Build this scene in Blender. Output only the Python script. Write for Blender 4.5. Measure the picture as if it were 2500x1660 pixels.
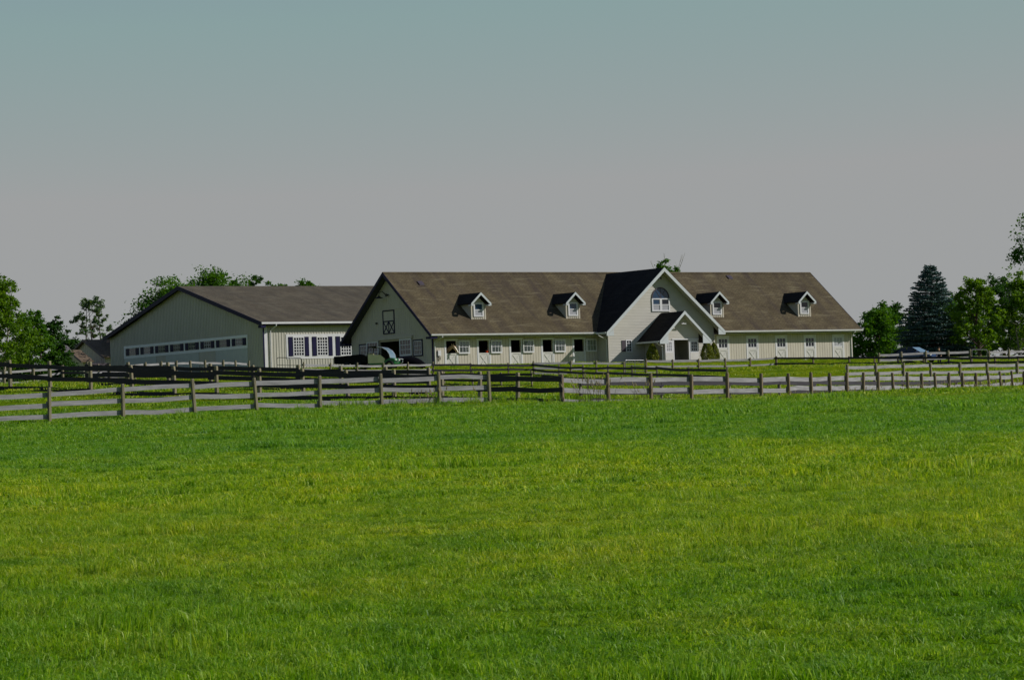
import bpy, math, random
import numpy as np
from mathutils import Vector, Matrix, Euler

for o in list(bpy.data.objects): bpy.data.objects.remove(o, do_unlink=True)
SC = bpy.context.scene
COL = SC.collection
R = math.radians

# ------------------------------------------------------------------ camera
cam_data = bpy.data.cameras.new('camera')
cam_data.sensor_width = 36.0
cam_data.lens = 36.0 * 8683.0 / 2500.0
cam_data.clip_start = 0.5
cam_data.clip_end = 12000
cam_data.dof.use_dof = True
cam_data.dof.focus_distance = 170.0
cam_data.dof.aperture_fstop = 40.0
cam = bpy.data.objects.new('camera', cam_data); COL.objects.link(cam)
EYE = 1.64
cam.matrix_world = (Matrix.Translation((0, 0, EYE))
                    @ Matrix.Rotation(R(90) + math.atan(287.0 / 8683.0), 4, 'X')
                    @ Matrix.Rotation(R(-2.05), 4, 'Z'))
SC.camera = cam

# ------------------------------------------------------------------ sky, sun, exposure
SUN_EL, SUN_AZ = 32.0, 87.0          # azimuth clockwise from +Y (camera looks along +Y)
world = bpy.data.worlds.new('World'); SC.world = world
world.use_nodes = True
wn = world.node_tree; wn.nodes.clear()
w_out = wn.nodes.new('ShaderNodeOutputWorld'); w_bg = wn.nodes.new('ShaderNodeBackground')
w_sky = wn.nodes.new('ShaderNodeTexSky'); w_sky.sky_type = 'NISHITA'
w_sky.sun_disc = False
w_sky.sun_elevation = R(SUN_EL); w_sky.sun_rotation = R(SUN_AZ)
w_sky.altitude = 200; w_sky.air_density = 1.0; w_sky.dust_density = 0.1; w_sky.ozone_density = 1.0
w_bg.inputs['Strength'].default_value = 0.074
# hazy summer sky: its brightness levels off, the same way all over the dome
w_min = wn.nodes.new('ShaderNodeVectorMath'); w_min.operation = 'MINIMUM'; w_min.inputs[1].default_value = (4.62, 4.74, 4.78)
wn.links.new(w_sky.outputs[0], w_min.inputs[0]); wn.links.new(w_min.outputs[0], w_bg.inputs['Color']); wn.links.new(w_bg.outputs[0], w_out.inputs[0])
sun_d = bpy.data.lights.new('sun', 'SUN'); sun_d.energy = 4.2; sun_d.angle = R(0.5); sun_d.color = (1.0, 0.965, 0.90)
sun = bpy.data.objects.new('sun', sun_d); COL.objects.link(sun)
sdir = Vector((math.sin(R(SUN_AZ)) * math.cos(R(SUN_EL)), math.cos(R(SUN_AZ)) * math.cos(R(SUN_EL)), math.sin(R(SUN_EL))))
sun.rotation_euler = sdir.to_track_quat('Z', 'Y').to_euler(); sun.location = (60, 100, 120)
SC.view_settings.view_transform = 'Standard'; SC.view_settings.look = 'None'
SC.view_settings.exposure = 0.0; SC.view_settings.gamma = 1.0; SC.view_settings.use_curve_mapping = False

# ------------------------------------------------------------------ tables (surveyed ground and fence lines, metres)
RBF_W = [-0.00,0.00,-0.00,0.03,0.02,-0.05,-0.03,0.06,0.22,0.24,0.10,0.02,0.00,0.00,0.00,0.06,0.25,0.27,-0.20,-0.26,0.07,0.12,0.05,0.02,0.12,0.37,0.49,-0.00,0.00,-0.01,0.04,0.00,-0.11,-0.06,0.05,0.26,0.34,0.15,0.02,0.00,-0.00,-0.00,0.00,0.05,0.16,0.27,0.37,0.24,0.12,0.08,0.04,0.04,0.09,0.11,-0.00,0.00,-0.01,0.02,-0.02,-0.08,0.01,0.03,0.12,0.22,0.10,0.01,-0.00,-0.00,-0.01,-0.05,-0.13,0.02,0.49,0.50,0.17,0.19,0.21,0.13,0.04,0.02,0.01,-0.00,0.00,-0.00,0.00,-0.00,0.02,0.11,0.05,-0.00,0.05,0.02,-0.01,-0.00,-0.01,-0.02,-0.06,-0.14,-0.16,-0.18,-0.31,-0.16,0.11,0.27,0.24,0.08,0.01,0.00,-0.00,-0.00,0.00,-0.00,0.01,0.02,0.02,-0.01,-0.03,-0.03,-0.03,-0.03,-0.02,-0.03,-0.06,-0.10,-0.10,-0.16,-0.47,-0.45,-0.10,-0.09,0.13,0.23,0.08,0.01,0.00,-0.00,-0.00,0.00,-0.00,0.01,-0.05,-0.12,-0.09,-0.04,-0.07,-0.09,-0.08,-0.06,-0.07,-0.11,-0.14,-0.10,0.03,0.00,0.15,0.18,-0.18,-0.12,-0.01,-0.00,0.01,0.02,-0.00,0.00,-0.00,0.00,0.01,-0.05,-0.11,-0.06,-0.02,-0.09,-0.14,-0.14,-0.10,-0.09,-0.09,-0.10,-0.14,0.02,0.22,0.32,0.15,-0.20,-0.28,-0.14,-0.03,0.07,0.09,-0.00,0.00,-0.00,0.01,0.02,-0.01,-0.04,-0.01,-0.01,-0.07,-0.12,-0.14,-0.10,-0.06,-0.02,-0.06,-0.26,-0.20,0.03,0.02,-0.17,-0.22,-0.05,0.06,-0.08,0.14,0.28,-0.00,0.00,-0.00,0.00,0.01,0.00,-0.00,0.00,-0.01,-0.03,-0.06,-0.08,-0.06,-0.02,0.01,-0.09,-0.33,-0.29,-0.12,-0.23,-0.42,-0.23,0.17,-0.07,-0.56,0.13,0.67]
FENCES = {
 'F1': [(-18.92,111.25), (-17.08,112.65), (-14.94,114.27), (-12.75,115.93), (-10.56,117.59), (-8.62,119.06), (-6.58,120.60), (-4.55,122.14), (-2.59,123.63), (-0.86,124.94)],
 'F2': [(1.72,127.00), (3.42,128.76), (5.03,130.60), (6.60,132.48), (8.06,134.44), (9.48,136.43), (10.70,138.55), (11.77,140.75), (12.71,143.01), (13.60,145.29), (14.48,147.57), (15.34,149.86), (16.23,152.14), (17.10,154.43), (17.97,156.71), (18.86,158.99), (19.72,161.28), (20.63,163.55), (21.54,165.82), (22.45,168.09), (23.34,170.37), (24.22,172.65), (25.10,174.93), (26.02,177.20)],
 'F3': [(1.72,127.00), (0.13,128.21), (-1.24,129.45), (-2.64,130.71), (-4.44,131.99), (-6.21,133.30), (-7.96,134.64), (-9.72,136.01), (-11.47,137.40), (-13.23,138.82), (-15.03,140.27), (-16.85,141.75), (-18.66,143.26), (-20.48,144.81), (-22.32,146.39), (-24.18,148.00)],
 'F4': [(-3.53,148.00), (-5.35,149.18), (-7.28,150.38), (-9.15,151.60), (-11.18,152.84), (-13.10,154.10), (-15.05,155.38), (-16.96,156.68), (-18.90,158.00)],
 'F4R': [(-5.14,264.00), (-3.03,262.65), (-0.91,261.32), (1.34,260.00)],
 'F5': [(1.67,285.00), (3.55,275.99), (5.28,267.54), (6.92,259.58), (8.43,252.09), (9.93,245.02), (11.74,238.33), (13.94,232.00)],
 'F6L': [(-15.90,270.00), (-13.97,272.32), (-12.06,274.68), (-10.12,277.07), (-8.25,279.52), (-6.34,282.00)],
 'F6D': [(-6.34,282.00), (-3.36,282.99), (-0.37,283.99), (1.67,285.00)],
 'F6R': [(1.67,285.00), (4.65,286.65), (6.76,288.31), (9.04,290.00)],
 'F6S': [(10.92,292.00), (13.23,293.95), (15.46,295.92), (17.80,297.92), (20.03,299.95), (22.35,302.00)],
 'F6T': [(22.35,302.00), (25.29,299.65), (28.14,297.33), (29.99,295.05), (31.72,292.80), (33.56,290.58), (35.33,288.40), (36.92,286.26), (38.51,284.14), (40.08,282.05), (41.66,280.00)],
 'F7A': [(31.41,305.00), (33.56,306.72), (35.82,308.46), (38.02,310.22), (40.18,312.00)],
 'F7B': [(42.30,316.00), (44.53,318.97), (46.99,322.00)],
 'F8': [(19.92,212.00), (21.90,214.64), (23.85,217.35), (25.85,220.13), (28.01,222.98), (30.12,225.91), (32.45,228.91), (34.89,232.00)],
 'F9': [(-29.68,250.00), (-28.55,251.69), (-27.40,253.40), (-26.35,255.14), (-25.41,256.90), (-24.49,258.69), (-23.61,260.50), (-22.68,262.33), (-21.51,264.20), (-20.71,266.08), (-19.90,268.00)],
 'F10': [(-37.52,248.00), (-35.86,250.61), (-34.14,253.28), (-32.41,256.00)],
 'F11': [(-32.41,256.00), (-29.40,251.87), (-26.36,247.87), (-23.42,244.00)],
}

# ------------------------------------------------------------------ helpers
def tag(o, label=None, cat=None, group=None, kind=None):
    if label: o['label'] = label
    if cat: o['category'] = cat
    if group: o['group'] = group
    if kind: o['kind'] = kind
    return o

def empty(name, loc=(0, 0, 0), rz=0.0):
    o = bpy.data.objects.new(name, None); COL.objects.link(o)
    o.location = loc; o.rotation_euler = (0, 0, rz); o.empty_display_size = 0.3
    return o

class MB:
    """collects faces; build() links them as one mesh object"""
    def __init__(s): s.v = []; s.f = []
    def poly(s, pts):
        n = len(s.v); s.v += [tuple(p) for p in pts]; s.f.append(tuple(range(n, n + len(pts)))); return s
    def box(s, x0, x1, y0, y1, z0, z1):
        n = len(s.v)
        s.v += [(x0,y0,z0),(x1,y0,z0),(x1,y1,z0),(x0,y1,z0),(x0,y0,z1),(x1,y0,z1),(x1,y1,z1),(x0,y1,z1)]
        s.f += [(n,n+3,n+2,n+1),(n+4,n+5,n+6,n+7),(n,n+1,n+5,n+4),(n+1,n+2,n+6,n+5),(n+2,n+3,n+7,n+6),(n+3,n,n+4,n+7)]
        return s
    def prism(s, a, b):
        """two matching polygons a and b (lists of points) joined"""
        n = len(s.v); k = len(a); s.v += [tuple(p) for p in a] + [tuple(p) for p in b]
        s.f.append(tuple(n + i for i in reversed(range(k)))); s.f.append(tuple(n + k + i for i in range(k)))
        for i in range(k):
            j = (i + 1) % k; s.f.append((n+i, n+j, n+k+j, n+k+i))
        return s
    def bar(s, p, q, w, h, up=(0, 0, 1)):
        """beam from p to q, width w sideways, height h along up"""
        p = Vector(p); q = Vector(q); d = (q - p).normalized(); u = Vector(up)
        side = d.cross(u).normalized() * (w / 2); u = side.cross(d).normalized() * (h / 2)
        A = [p - side - u, p + side - u, p + side + u, p - side + u]
        B = [q - side - u, q + side - u, q + side + u, q - side + u]
        return s.prism(A, B)
    def tube(s, path, rad, seg=8, cap=True):
        P = [Vector(p) for p in path]
        if not isinstance(rad, (list, tuple)): rad = [rad] * len(P)
        n = len(s.v); ref = None
        for i, p in enumerate(P):
            d = (P[min(i+1, len(P)-1)] - P[max(i-1, 0)]).normalized()
            if ref is None: ref = Vector((0, 0, 1)) if abs(d.z) < 0.8 else Vector((1, 0, 0))
            a = d.cross(ref).normalized(); b = d.cross(a).normalized(); ref = -b if False else ref
            for k in range(seg):
                t = 2 * math.pi * k / seg
                s.v.append(tuple(p + (a * math.cos(t) + b * math.sin(t)) * rad[i]))
        for i in range(len(P) - 1):
            for k in range(seg):
                k2 = (k + 1) % seg
                s.f.append((n+i*seg+k, n+i*seg+k2, n+(i+1)*seg+k2, n+(i+1)*seg+k))
        if cap:
            s.f.append(tuple(n + k for k in range(seg))); s.f.append(tuple(n + (len(P)-1)*seg + k for k in reversed(range(seg))))
        return s
    def loft(s, rings, cap=True):
        n = len(s.v); k = len(rings[0])
        for r in rings: s.v += [tuple(p) for p in r]
        for i in range(len(rings) - 1):
            for j in range(k):
                j2 = (j + 1) % k; s.f.append((n+i*k+j, n+i*k+j2, n+(i+1)*k+j2, n+(i+1)*k+j))
        if cap:
            s.f.append(tuple(n + j for j in reversed(range(k)))); s.f.append(tuple(n + (len(rings)-1)*k + j for j in range(k)))
        return s
    def mesh(s, name):
        m = bpy.data.meshes.new(name); m.from_pydata(s.v, [], s.f); m.update(); return m
    def build(s, name, mat, parent=None, smooth=False, kind=None):
        m = s.mesh(name)
        m.materials.append(mat)
        if smooth:
            for p in m.polygons: p.use_smooth = True
        o = bpy.data.objects.new(name, m); COL.objects.link(o)
        if parent is not None: o.parent = parent
        if kind: o['kind'] = kind
        return o

# ------------------------------------------------------------------ materials
def new_mat(name):
    m = bpy.data.materials.new(name); m.use_nodes = True
    nt = m.node_tree; nt.nodes.clear()
    out = nt.nodes.new('ShaderNodeOutputMaterial'); return m, nt, out
def N(nt, t, **kw):
    n = nt.nodes.new(t)
    for k, v in kw.items(): setattr(n, k, v)
    return n
def coords(nt, scale=(1, 1, 1), kind='Object'):
    tc = N(nt, 'ShaderNodeTexCoord'); mp = N(nt, 'ShaderNodeMapping'); mp.inputs['Scale'].default_value = scale
    nt.links.new(tc.outputs[kind], mp.inputs[0]); return mp.outputs[0]
def ramp(nt, fac, stops):
    r = N(nt, 'ShaderNodeValToRGB'); e = r.color_ramp.elements
    while len(e) < len(stops): e.new(0.5)
    for i, (p, c) in enumerate(stops): e[i].position = p; e[i].color = (*c, 1)
    nt.links.new(fac, r.inputs[0]); return r.outputs[0]
def noise(nt, vec, scale, detail=3, rough=0.55):
    n = N(nt, 'ShaderNodeTexNoise'); n.inputs['Scale'].default_value = scale; n.inputs['Detail'].default_value = detail
    n.inputs['Roughness'].default_value = rough
    nt.links.new(vec, n.inputs['Vector']); return n.outputs['Fac']
def mixc(nt, fac, a, b, mode='MIX'):
    m = N(nt, 'ShaderNodeMix', data_type='RGBA', blend_type=mode)
    for sock, val in ((m.inputs['Factor'], fac), (m.inputs[6], a), (m.inputs[7], b)):
        if isinstance(val, (int, float)): sock.default_value = val
        elif isinstance(val, tuple): sock.default_value = (*val, 1)
        else: nt.links.new(val, sock)
    return m.outputs[2]
def paint(name, col, rough=0.6, var=0.25, scale=(1, 1, 1), nscale=1.5, bump=0.0, bscale=30, metal=0.0, spec=0.35, dirt=None):
    """painted / weathered surface: colour with soft noise variation, fine grain and optional dirt"""
    m, nt, out = new_mat(name)
    b = N(nt, 'ShaderNodeBsdfPrincipled'); b.inputs['Roughness'].default_value = rough; b.inputs['Metallic'].default_value = metal
    b.inputs['Specular IOR Level'].default_value = spec
    v = coords(nt, scale)
    f = noise(nt, v, nscale, 5, 0.65)
    lo = tuple(c * (1 - var) for c in col); hi = tuple(min(1, c * (1 + var * 0.6)) for c in col)
    c = ramp(nt, f, [(0.3, lo), (0.7, hi)])
    if dirt:
        f2 = noise(nt, v, nscale * 0.35, 4, 0.7)
        f3 = ramp(nt, f2, [(0.55, (0, 0, 0)), (0.75, (1, 1, 1))])
        c = mixc(nt, f3, c, dirt)
    nt.links.new(c, b.inputs['Base Color'])
    if bump > 0:
        bp = N(nt, 'ShaderNodeBump'); bp.inputs['Strength'].default_value = bump; bp.inputs['Distance'].default_value = 0.01
        nt.links.new(noise(nt, v, bscale, 3), bp.inputs['Height']); nt.links.new(bp.outputs[0], b.inputs['Normal'])
    nt.links.new(b.outputs[0], out.inputs[0]); return m
def shingles(name, axis, slope, tones, stain):
    """asphalt shingle roof; axis = direction of the ridge in the building's own coordinates"""
    m, nt, out = new_mat(name)
    b = N(nt, 'ShaderNodeBsdfPrincipled'); b.inputs['Roughness'].default_value = 0.92; b.inputs['Specular IOR Level'].default_value = 0.12
    tc = N(nt, 'ShaderNodeTexCoord'); sp = N(nt, 'ShaderNodeSeparateXYZ'); nt.links.new(tc.outputs['Object'], sp.inputs[0])
    k = N(nt, 'ShaderNodeMath', operation='MULTIPLY'); k.inputs[1].default_value = math.sqrt(1 + slope * slope) / slope
    nt.links.new(sp.outputs['Z'], k.inputs[0])
    cb = N(nt, 'ShaderNodeCombineXYZ'); nt.links.new(sp.outputs[axis], cb.inputs['X']); nt.links.new(k.outputs[0], cb.inputs['Y'])
    uv = cb.outputs[0]
    br = N(nt, 'ShaderNodeTexBrick'); nt.links.new(uv, br.inputs['Vector'])
    br.inputs['Scale'].default_value = 1.0; br.inputs['Brick Width'].default_value = 0.34; br.inputs['Row Height'].default_value = 0.15
    br.inputs['Mortar Size'].default_value = 0.012; br.inputs['Bias'].default_value = 0.0
    br.inputs['Color1'].default_value = (*tones[0], 1); br.inputs['Color2'].default_value = (*tones[1], 1); br.inputs['Mortar'].default_value = (*tones[2], 1)
    f = noise(nt, uv, 0.55, 6, 0.7)
    c = mixc(nt, 0.75, br.outputs['Color'], ramp(nt, f, [(0.3, (0.55, 0.52, 0.5)), (0.55, (1, 1, 1)), (0.75, (1.35, 1.32, 1.2))]), 'MULTIPLY')
    # streaks running down the slope and patched rows
    mp = N(nt, 'ShaderNodeMapping'); mp.inputs['Scale'].default_value = (0.9, 0.13, 1); nt.links.new(uv, mp.inputs[0])
    f2 = noise(nt, mp.outputs[0], 1.0, 5, 0.65)
    c = mixc(nt, ramp(nt, f2, [(0.47, (0, 0, 0)), (0.68, (0.85, 0.85, 0.85))]), c, stain)
    mp2 = N(nt, 'ShaderNodeMapping'); mp2.inputs['Scale'].default_value = (0.35, 2.2, 1); nt.links.new(uv, mp2.inputs[0])
    f4 = noise(nt, mp2.outputs[0], 1.0, 3, 0.5)
    c = mixc(nt, ramp(nt, f4, [(0.58, (0, 0, 0)), (0.66, (0.55, 0.55, 0.55))]), c, tones[3])
    f5 = noise(nt, uv, 6.0, 5, 0.85)
    c = mixc(nt, 1.0, c, ramp(nt, f5, [(0.3, (0.68, 0.68, 0.68)), (0.7, (1.3, 1.3, 1.3))]), 'MULTIPLY')
    nt.links.new(c, b.inputs['Base Color'])
    bp = N(nt, 'ShaderNodeBump'); bp.inputs['Strength'].default_value = 0.6; bp.inputs['Distance'].default_value = 0.02
    nt.links.new(br.outputs['Fac'], bp.inputs['Height']); bp.invert = True
    nt.links.new(bp.outputs[0], b.inputs['Normal'])
    nt.links.new(b.outputs[0], out.inputs[0]); return m
def clear_glass(name, tint=(0.9, 0.95, 0.95)):
    m, nt, out = new_mat(name)
    t = N(nt, 'ShaderNodeBsdfTransparent'); t.inputs[0].default_value = (*tint, 1)
    g = N(nt, 'ShaderNodeBsdfGlossy'); g.inputs['Roughness'].default_value = 0.03
    fr = N(nt, 'ShaderNodeFresnel'); fr.inputs[0].default_value = 1.5
    mx = N(nt, 'ShaderNodeMixShader'); nt.links.new(fr.outputs[0], mx.inputs[0]); nt.links.new(t.outputs[0], mx.inputs[1]); nt.links.new(g.outputs[0], mx.inputs[2])
    nt.links.new(mx.outputs[0], out.inputs[0]); return m
def dark_glass(name, col, rough=0.06, wav=0.02):
    m, nt, out = new_mat(name)
    b = N(nt, 'ShaderNodeBsdfPrincipled'); b.inputs['Roughness'].default_value = rough; b.inputs['Specular IOR Level'].default_value = 0.6
    b.inputs['Base Color'].default_value = (*col, 1)
    bp = N(nt, 'ShaderNodeBump'); bp.inputs['Strength'].default_value = 0.25; bp.inputs['Distance'].default_value = wav
    nt.links.new(noise(nt, coords(nt), 3.0, 2), bp.inputs['Height']); nt.links.new(bp.outputs[0], b.inputs['Normal'])
    nt.links.new(b.outputs[0], out.inputs[0]); return m
def leafy(name, dark, light, trans=0.35, nscale=0.6, rough=0.55):
    m, nt, out = new_mat(name)
    v = coords(nt)
    f = noise(nt, v, nscale, 3); at = N(nt, 'ShaderNodeAttribute', attribute_name='rnd')
    ad = N(nt, 'ShaderNodeMath', operation='MULTIPLY_ADD'); ad.inputs[1].default_value = 0.45
    sb = N(nt, 'ShaderNodeMath', operation='SUBTRACT'); sb.inputs[1].default_value = 0.22
    nt.links.new(f, sb.inputs[0]); nt.links.new(at.outputs['Fac'], ad.inputs[0]); nt.links.new(sb.outputs[0], ad.inputs[2])
    c = ramp(nt, ad.outputs[0], [(0.2, dark), (0.8, light)])
    d = N(nt, 'ShaderNodeBsdfPrincipled'); d.inputs['Roughness'].default_value = rough; d.inputs['Specular IOR Level'].default_value = 0.25
    t = N(nt, 'ShaderNodeBsdfTranslucent'); nt.links.new(c, d.inputs['Base Color'])
    nt.links.new(mixc(nt, 1.0, c, (1.25, 1.15, 0.5), 'MULTIPLY'), t.inputs[0])
    mx = N(nt, 'ShaderNodeMixShader'); mx.inputs[0].default_value = trans
    nt.links.new(d.outputs[0], mx.inputs[1]); nt.links.new(t.outputs[0], mx.inputs[2]); nt.links.new(mx.outputs[0], out.inputs[0]); return m

M = {}
M['siding'] = paint('cream siding', (0.495, 0.45, 0.375), 0.75, 0.10, (1, 1, 0.25), 2.0, 0.15, 40, dirt=(0.42, 0.385, 0.30))
M['batten'] = paint('cream boards', (0.495, 0.45, 0.375), 0.75, 0.10, (1, 1, 0.25), 2.0)
M['clap'] = paint('cream clapboard', (0.475, 0.45, 0.405), 0.7, 0.08, (0.3, 0.3, 1), 2.0, dirt=(0.44, 0.41, 0.36))
M['white'] = paint('white paint', (0.62, 0.61, 0.635), 0.5, 0.08, nscale=2.5, dirt=(0.58, 0.56, 0.52))
M['door'] = paint('cream white door paint', (0.53, 0.51, 0.48), 0.55, 0.08, nscale=2.5, dirt=(0.46, 0.43, 0.38))
M['bright_white'] = paint('bright white trim', (0.80, 0.80, 0.82), 0.5, 0.06)
M['fascia'] = paint('pale grey trim', (0.50, 0.53, 0.55), 0.5, 0.08)
M['navy'] = paint('dark navy paint', (0.006, 0.005, 0.040), 0.5, 0.2, spec=0.15)
M['shutter'] = paint('dark brown shutter paint', (0.06, 0.045, 0.06), 0.5, 0.2)
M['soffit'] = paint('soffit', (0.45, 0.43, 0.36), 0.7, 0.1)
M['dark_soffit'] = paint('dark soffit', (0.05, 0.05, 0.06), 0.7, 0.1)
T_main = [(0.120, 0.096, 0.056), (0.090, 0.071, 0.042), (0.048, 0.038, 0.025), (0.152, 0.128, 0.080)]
T_cross_shade = [(0.030, 0.026, 0.024), (0.022, 0.019, 0.019), (0.014, 0.012, 0.012), (0.036, 0.032, 0.030)]  # shade of the sunless cross-gable slopes is put into these tones
T_ar = [(0.118, 0.099, 0.072), (0.094, 0.080, 0.059), (0.060, 0.054, 0.045), (0.120, 0.107, 0.082)]
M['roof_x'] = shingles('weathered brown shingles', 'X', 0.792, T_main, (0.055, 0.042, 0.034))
M['roof_y'] = shingles('weathered shingles with shade painted in', 'Y', 0.86, T_cross_shade, (0.015, 0.013, 0.014))
M['roof_arena'] = shingles('grey brown shingles', 'X', 0.276, T_ar, (0.06, 0.052, 0.042))
M['roof_house'] = shingles('tan shingles', 'X', 0.6, [(0.175, 0.128, 0.088), (0.15, 0.11, 0.078), (0.11, 0.08, 0.06), (0.19, 0.14, 0.098)], (0.13, 0.095, 0.07))
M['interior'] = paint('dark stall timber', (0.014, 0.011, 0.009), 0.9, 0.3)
M['glass'] = clear_glass('window glass')
M['glass_dark'] = dark_glass('dark window glass', (0.012, 0.014, 0.022))
M['glass_blue'] = dark_glass('glass with painted blue reflection', (0.02, 0.05, 0.10))  # blue of the mirrored sky sits in the base colour
M['screen_glass'] = dark_glass('windscreen with painted sky', (0.16, 0.25, 0.33), 0.05)  # reflected sky painted as a pale blue base colour
M['pale_pane'] = paint('pale grey pane', (0.34, 0.34, 0.37), 0.4, 0.1)  # even pale grey for the lighter window panes
M['band_pane'] = dark_glass('arena window glass', (0.03, 0.045, 0.05), 0.1)
M['panel'] = paint('pale translucent panel', (0.50, 0.52, 0.50), 0.6, 0.08)
M['metal_wall'] = paint('ribbed steel wall', (0.47, 0.445, 0.385), 0.55, 0.08, (1, 1, 0.3), 1.0)
M['wood_lt'] = paint('weathered grey fence boards', (0.255, 0.248, 0.26), 0.85, 0.38, (0.8, 0.8, 9), 1.6, 0.5, 20, dirt=(0.15, 0.145, 0.15))
M['wood_shade'] = paint('fence boards with painted shade', (0.030, 0.026, 0.034), 0.8, 0.35, (0.8, 0.8, 9), 1.6, 0.4, 20, dirt=(0.018, 0.016, 0.022))  # boards seen from their unlit side, the shade painted into the colour
M['post'] = paint('weathered fence posts', (0.225, 0.195, 0.125), 0.85, 0.4, (6, 6, 0.6), 2.0, 0.5, 25, dirt=(0.12, 0.10, 0.07))
M['post_br'] = paint('brown fence posts', (0.20, 0.15, 0.092), 0.85, 0.4, (6, 6, 0.6), 2.0, 0.5, 25, dirt=(0.11, 0.075, 0.05))
M['bark'] = paint('bark', (0.075, 0.055, 0.04), 0.95, 0.4, (3, 3, 0.5), 3.0, 0.8, 12)
M['pale_bark'] = paint('pale bark', (0.32, 0.29, 0.24), 0.9, 0.4, (3, 3, 0.5), 3.0)
M['steel'] = paint('galvanised tube', (0.22, 0.22, 0.23), 0.4, 0.2, metal=0.6)
M['bright_steel'] = paint('bright galvanised tube', (0.6, 0.61, 0.63), 0.35, 0.15, metal=0.5)
M['iron'] = paint('black iron', (0.015, 0.015, 0.018), 0.45, 0.2)
M['tyre'] = paint('tyre rubber', (0.012, 0.012, 0.013), 0.85, 0.2)
M['black'] = paint('black paint', (0.004, 0.004, 0.005), 0.6, 0.2, spec=0.1)
M['green_paint'] = paint('green machine paint', (0.02, 0.14, 0.045), 0.35, 0.15)
M['yellow'] = paint('yellow plastic', (0.60, 0.57, 0.34), 0.45, 0.12)
M['tarp'] = paint('black tarpaulin', (0.003, 0.003, 0.005), 0.95, 0.3, spec=0.05, nscale=3, bump=0.6, bscale=6)
M['car_blue'] = paint('blue car paint', (0.010, 0.035, 0.12), 0.22, 0.1, spec=0.7)
M['red'] = paint('orange red plastic', (0.75, 0.06, 0.015), 0.4, 0.1)
M['skin'] = paint('skin', (0.55, 0.32, 0.21), 0.55, 0.08)
M['cloth'] = paint('black cloth', (0.010, 0.010, 0.012), 0.9, 0.25)
M['hair'] = paint('brown hair', (0.06, 0.035, 0.02), 0.8, 0.2)
M['horse'] = paint('chestnut horse coat', (0.50, 0.33, 0.19), 0.6, 0.2, nscale=4)
M['blaze'] = paint('white horse markings', (0.72, 0.66, 0.56), 0.6, 0.1)
M['drystalk'] = leafy('dry grass stalks', (0.24, 0.20, 0.10), (0.40, 0.34, 0.19), 0.3)
M['gravel'] = paint('gravel', (0.36, 0.33, 0.29), 0.95, 0.25, nscale=8, bump=0.6, bscale=40)

# ------------------------------------------------------------------ terrain
TH = R(35.0)
UX, UY = math.cos(TH), math.sin(TH)
P0 = (-6.77, 304.0); PAD = 9.51            # stable barn: front left wall corner and floor level
PA = (-23.43, 335.0)                        # riding arena: front left wall corner
_cx = np.array([(x, y) for x in np.arange(-40, 46, 10) for y in np.concatenate([np.arange(-20, 90, 36), np.arange(100, 350, 11)])], float)
_w = np.array(RBF_W)
def pad_blend(x, y, z):
    for (ox, oy), (a, b, c, d) in ((P0, (-1.0, 48.0, -5.6, 13.6)), (PA, (-1, 46, -1, 31))):
        dx, dy = x - ox, y - oy
        s = dx * UX + dy * UY; t = -dx * UY + dy * UX
        ex = np.maximum(np.maximum(a - s, s - b), 0); ey = np.maximum(np.maximum(c - t, t - d), 0)
        k = np.clip(1 - np.hypot(ex, ey) / 9.0, 0, 1); k = k * k * (3 - 2 * k)
        z = z * (1 - k) + (PAD - 0.03) * k
    return z
def terrain(x, y):
    x = np.atleast_1d(np.asarray(x, float)); y = np.atleast_1d(np.asarray(y, float))
    z = np.where(y < 305, 0.0287 * np.maximum(y, -200), 0.0287 * 305)
    out = np.empty_like(z)
    for i in range(0, len(x), 20000):
        xs, ys = x[i:i+20000], y[i:i+20000]
        d = np.exp(-0.5 * (((xs[:, None] - _cx[None, :, 0]) / 13.0) ** 2 + ((ys[:, None] - _cx[None, :, 1]) / 12.0) ** 2))
        out[i:i+20000] = d @ _w
    return pad_blend(x, y, z + out - behind_crest(x, y))
def behind_crest(x, y):
    """the ground drops a little just beyond the pasture's crest, where the right hand fence stands"""
    f = np.array(FENCES['F2'] + [(FENCES['F2'][-1][0] + 12, FENCES['F2'][-1][1] + 30)])
    fy = np.interp(x, f[:, 0], f[:, 1]); sd = (y - fy) * 0.55
    k = np.clip((sd + 2.2) / 2.0, 0, 1); k = k * k * (3 - 2 * k)
    q = np.clip((20 - sd) / 14.0, 0, 1); q = q * q * (3 - 2 * q)
    amp = np.interp(x, [-1.0, 1.7, 6.0, 11.0, 15.0, 26.0, 45.0], [0.0, 0.10, 0.16, 0.27, 0.34, 0.36, 0.0])
    return amp * k * q
def gz(x, y): return float(terrain(x, y)[0])
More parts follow.
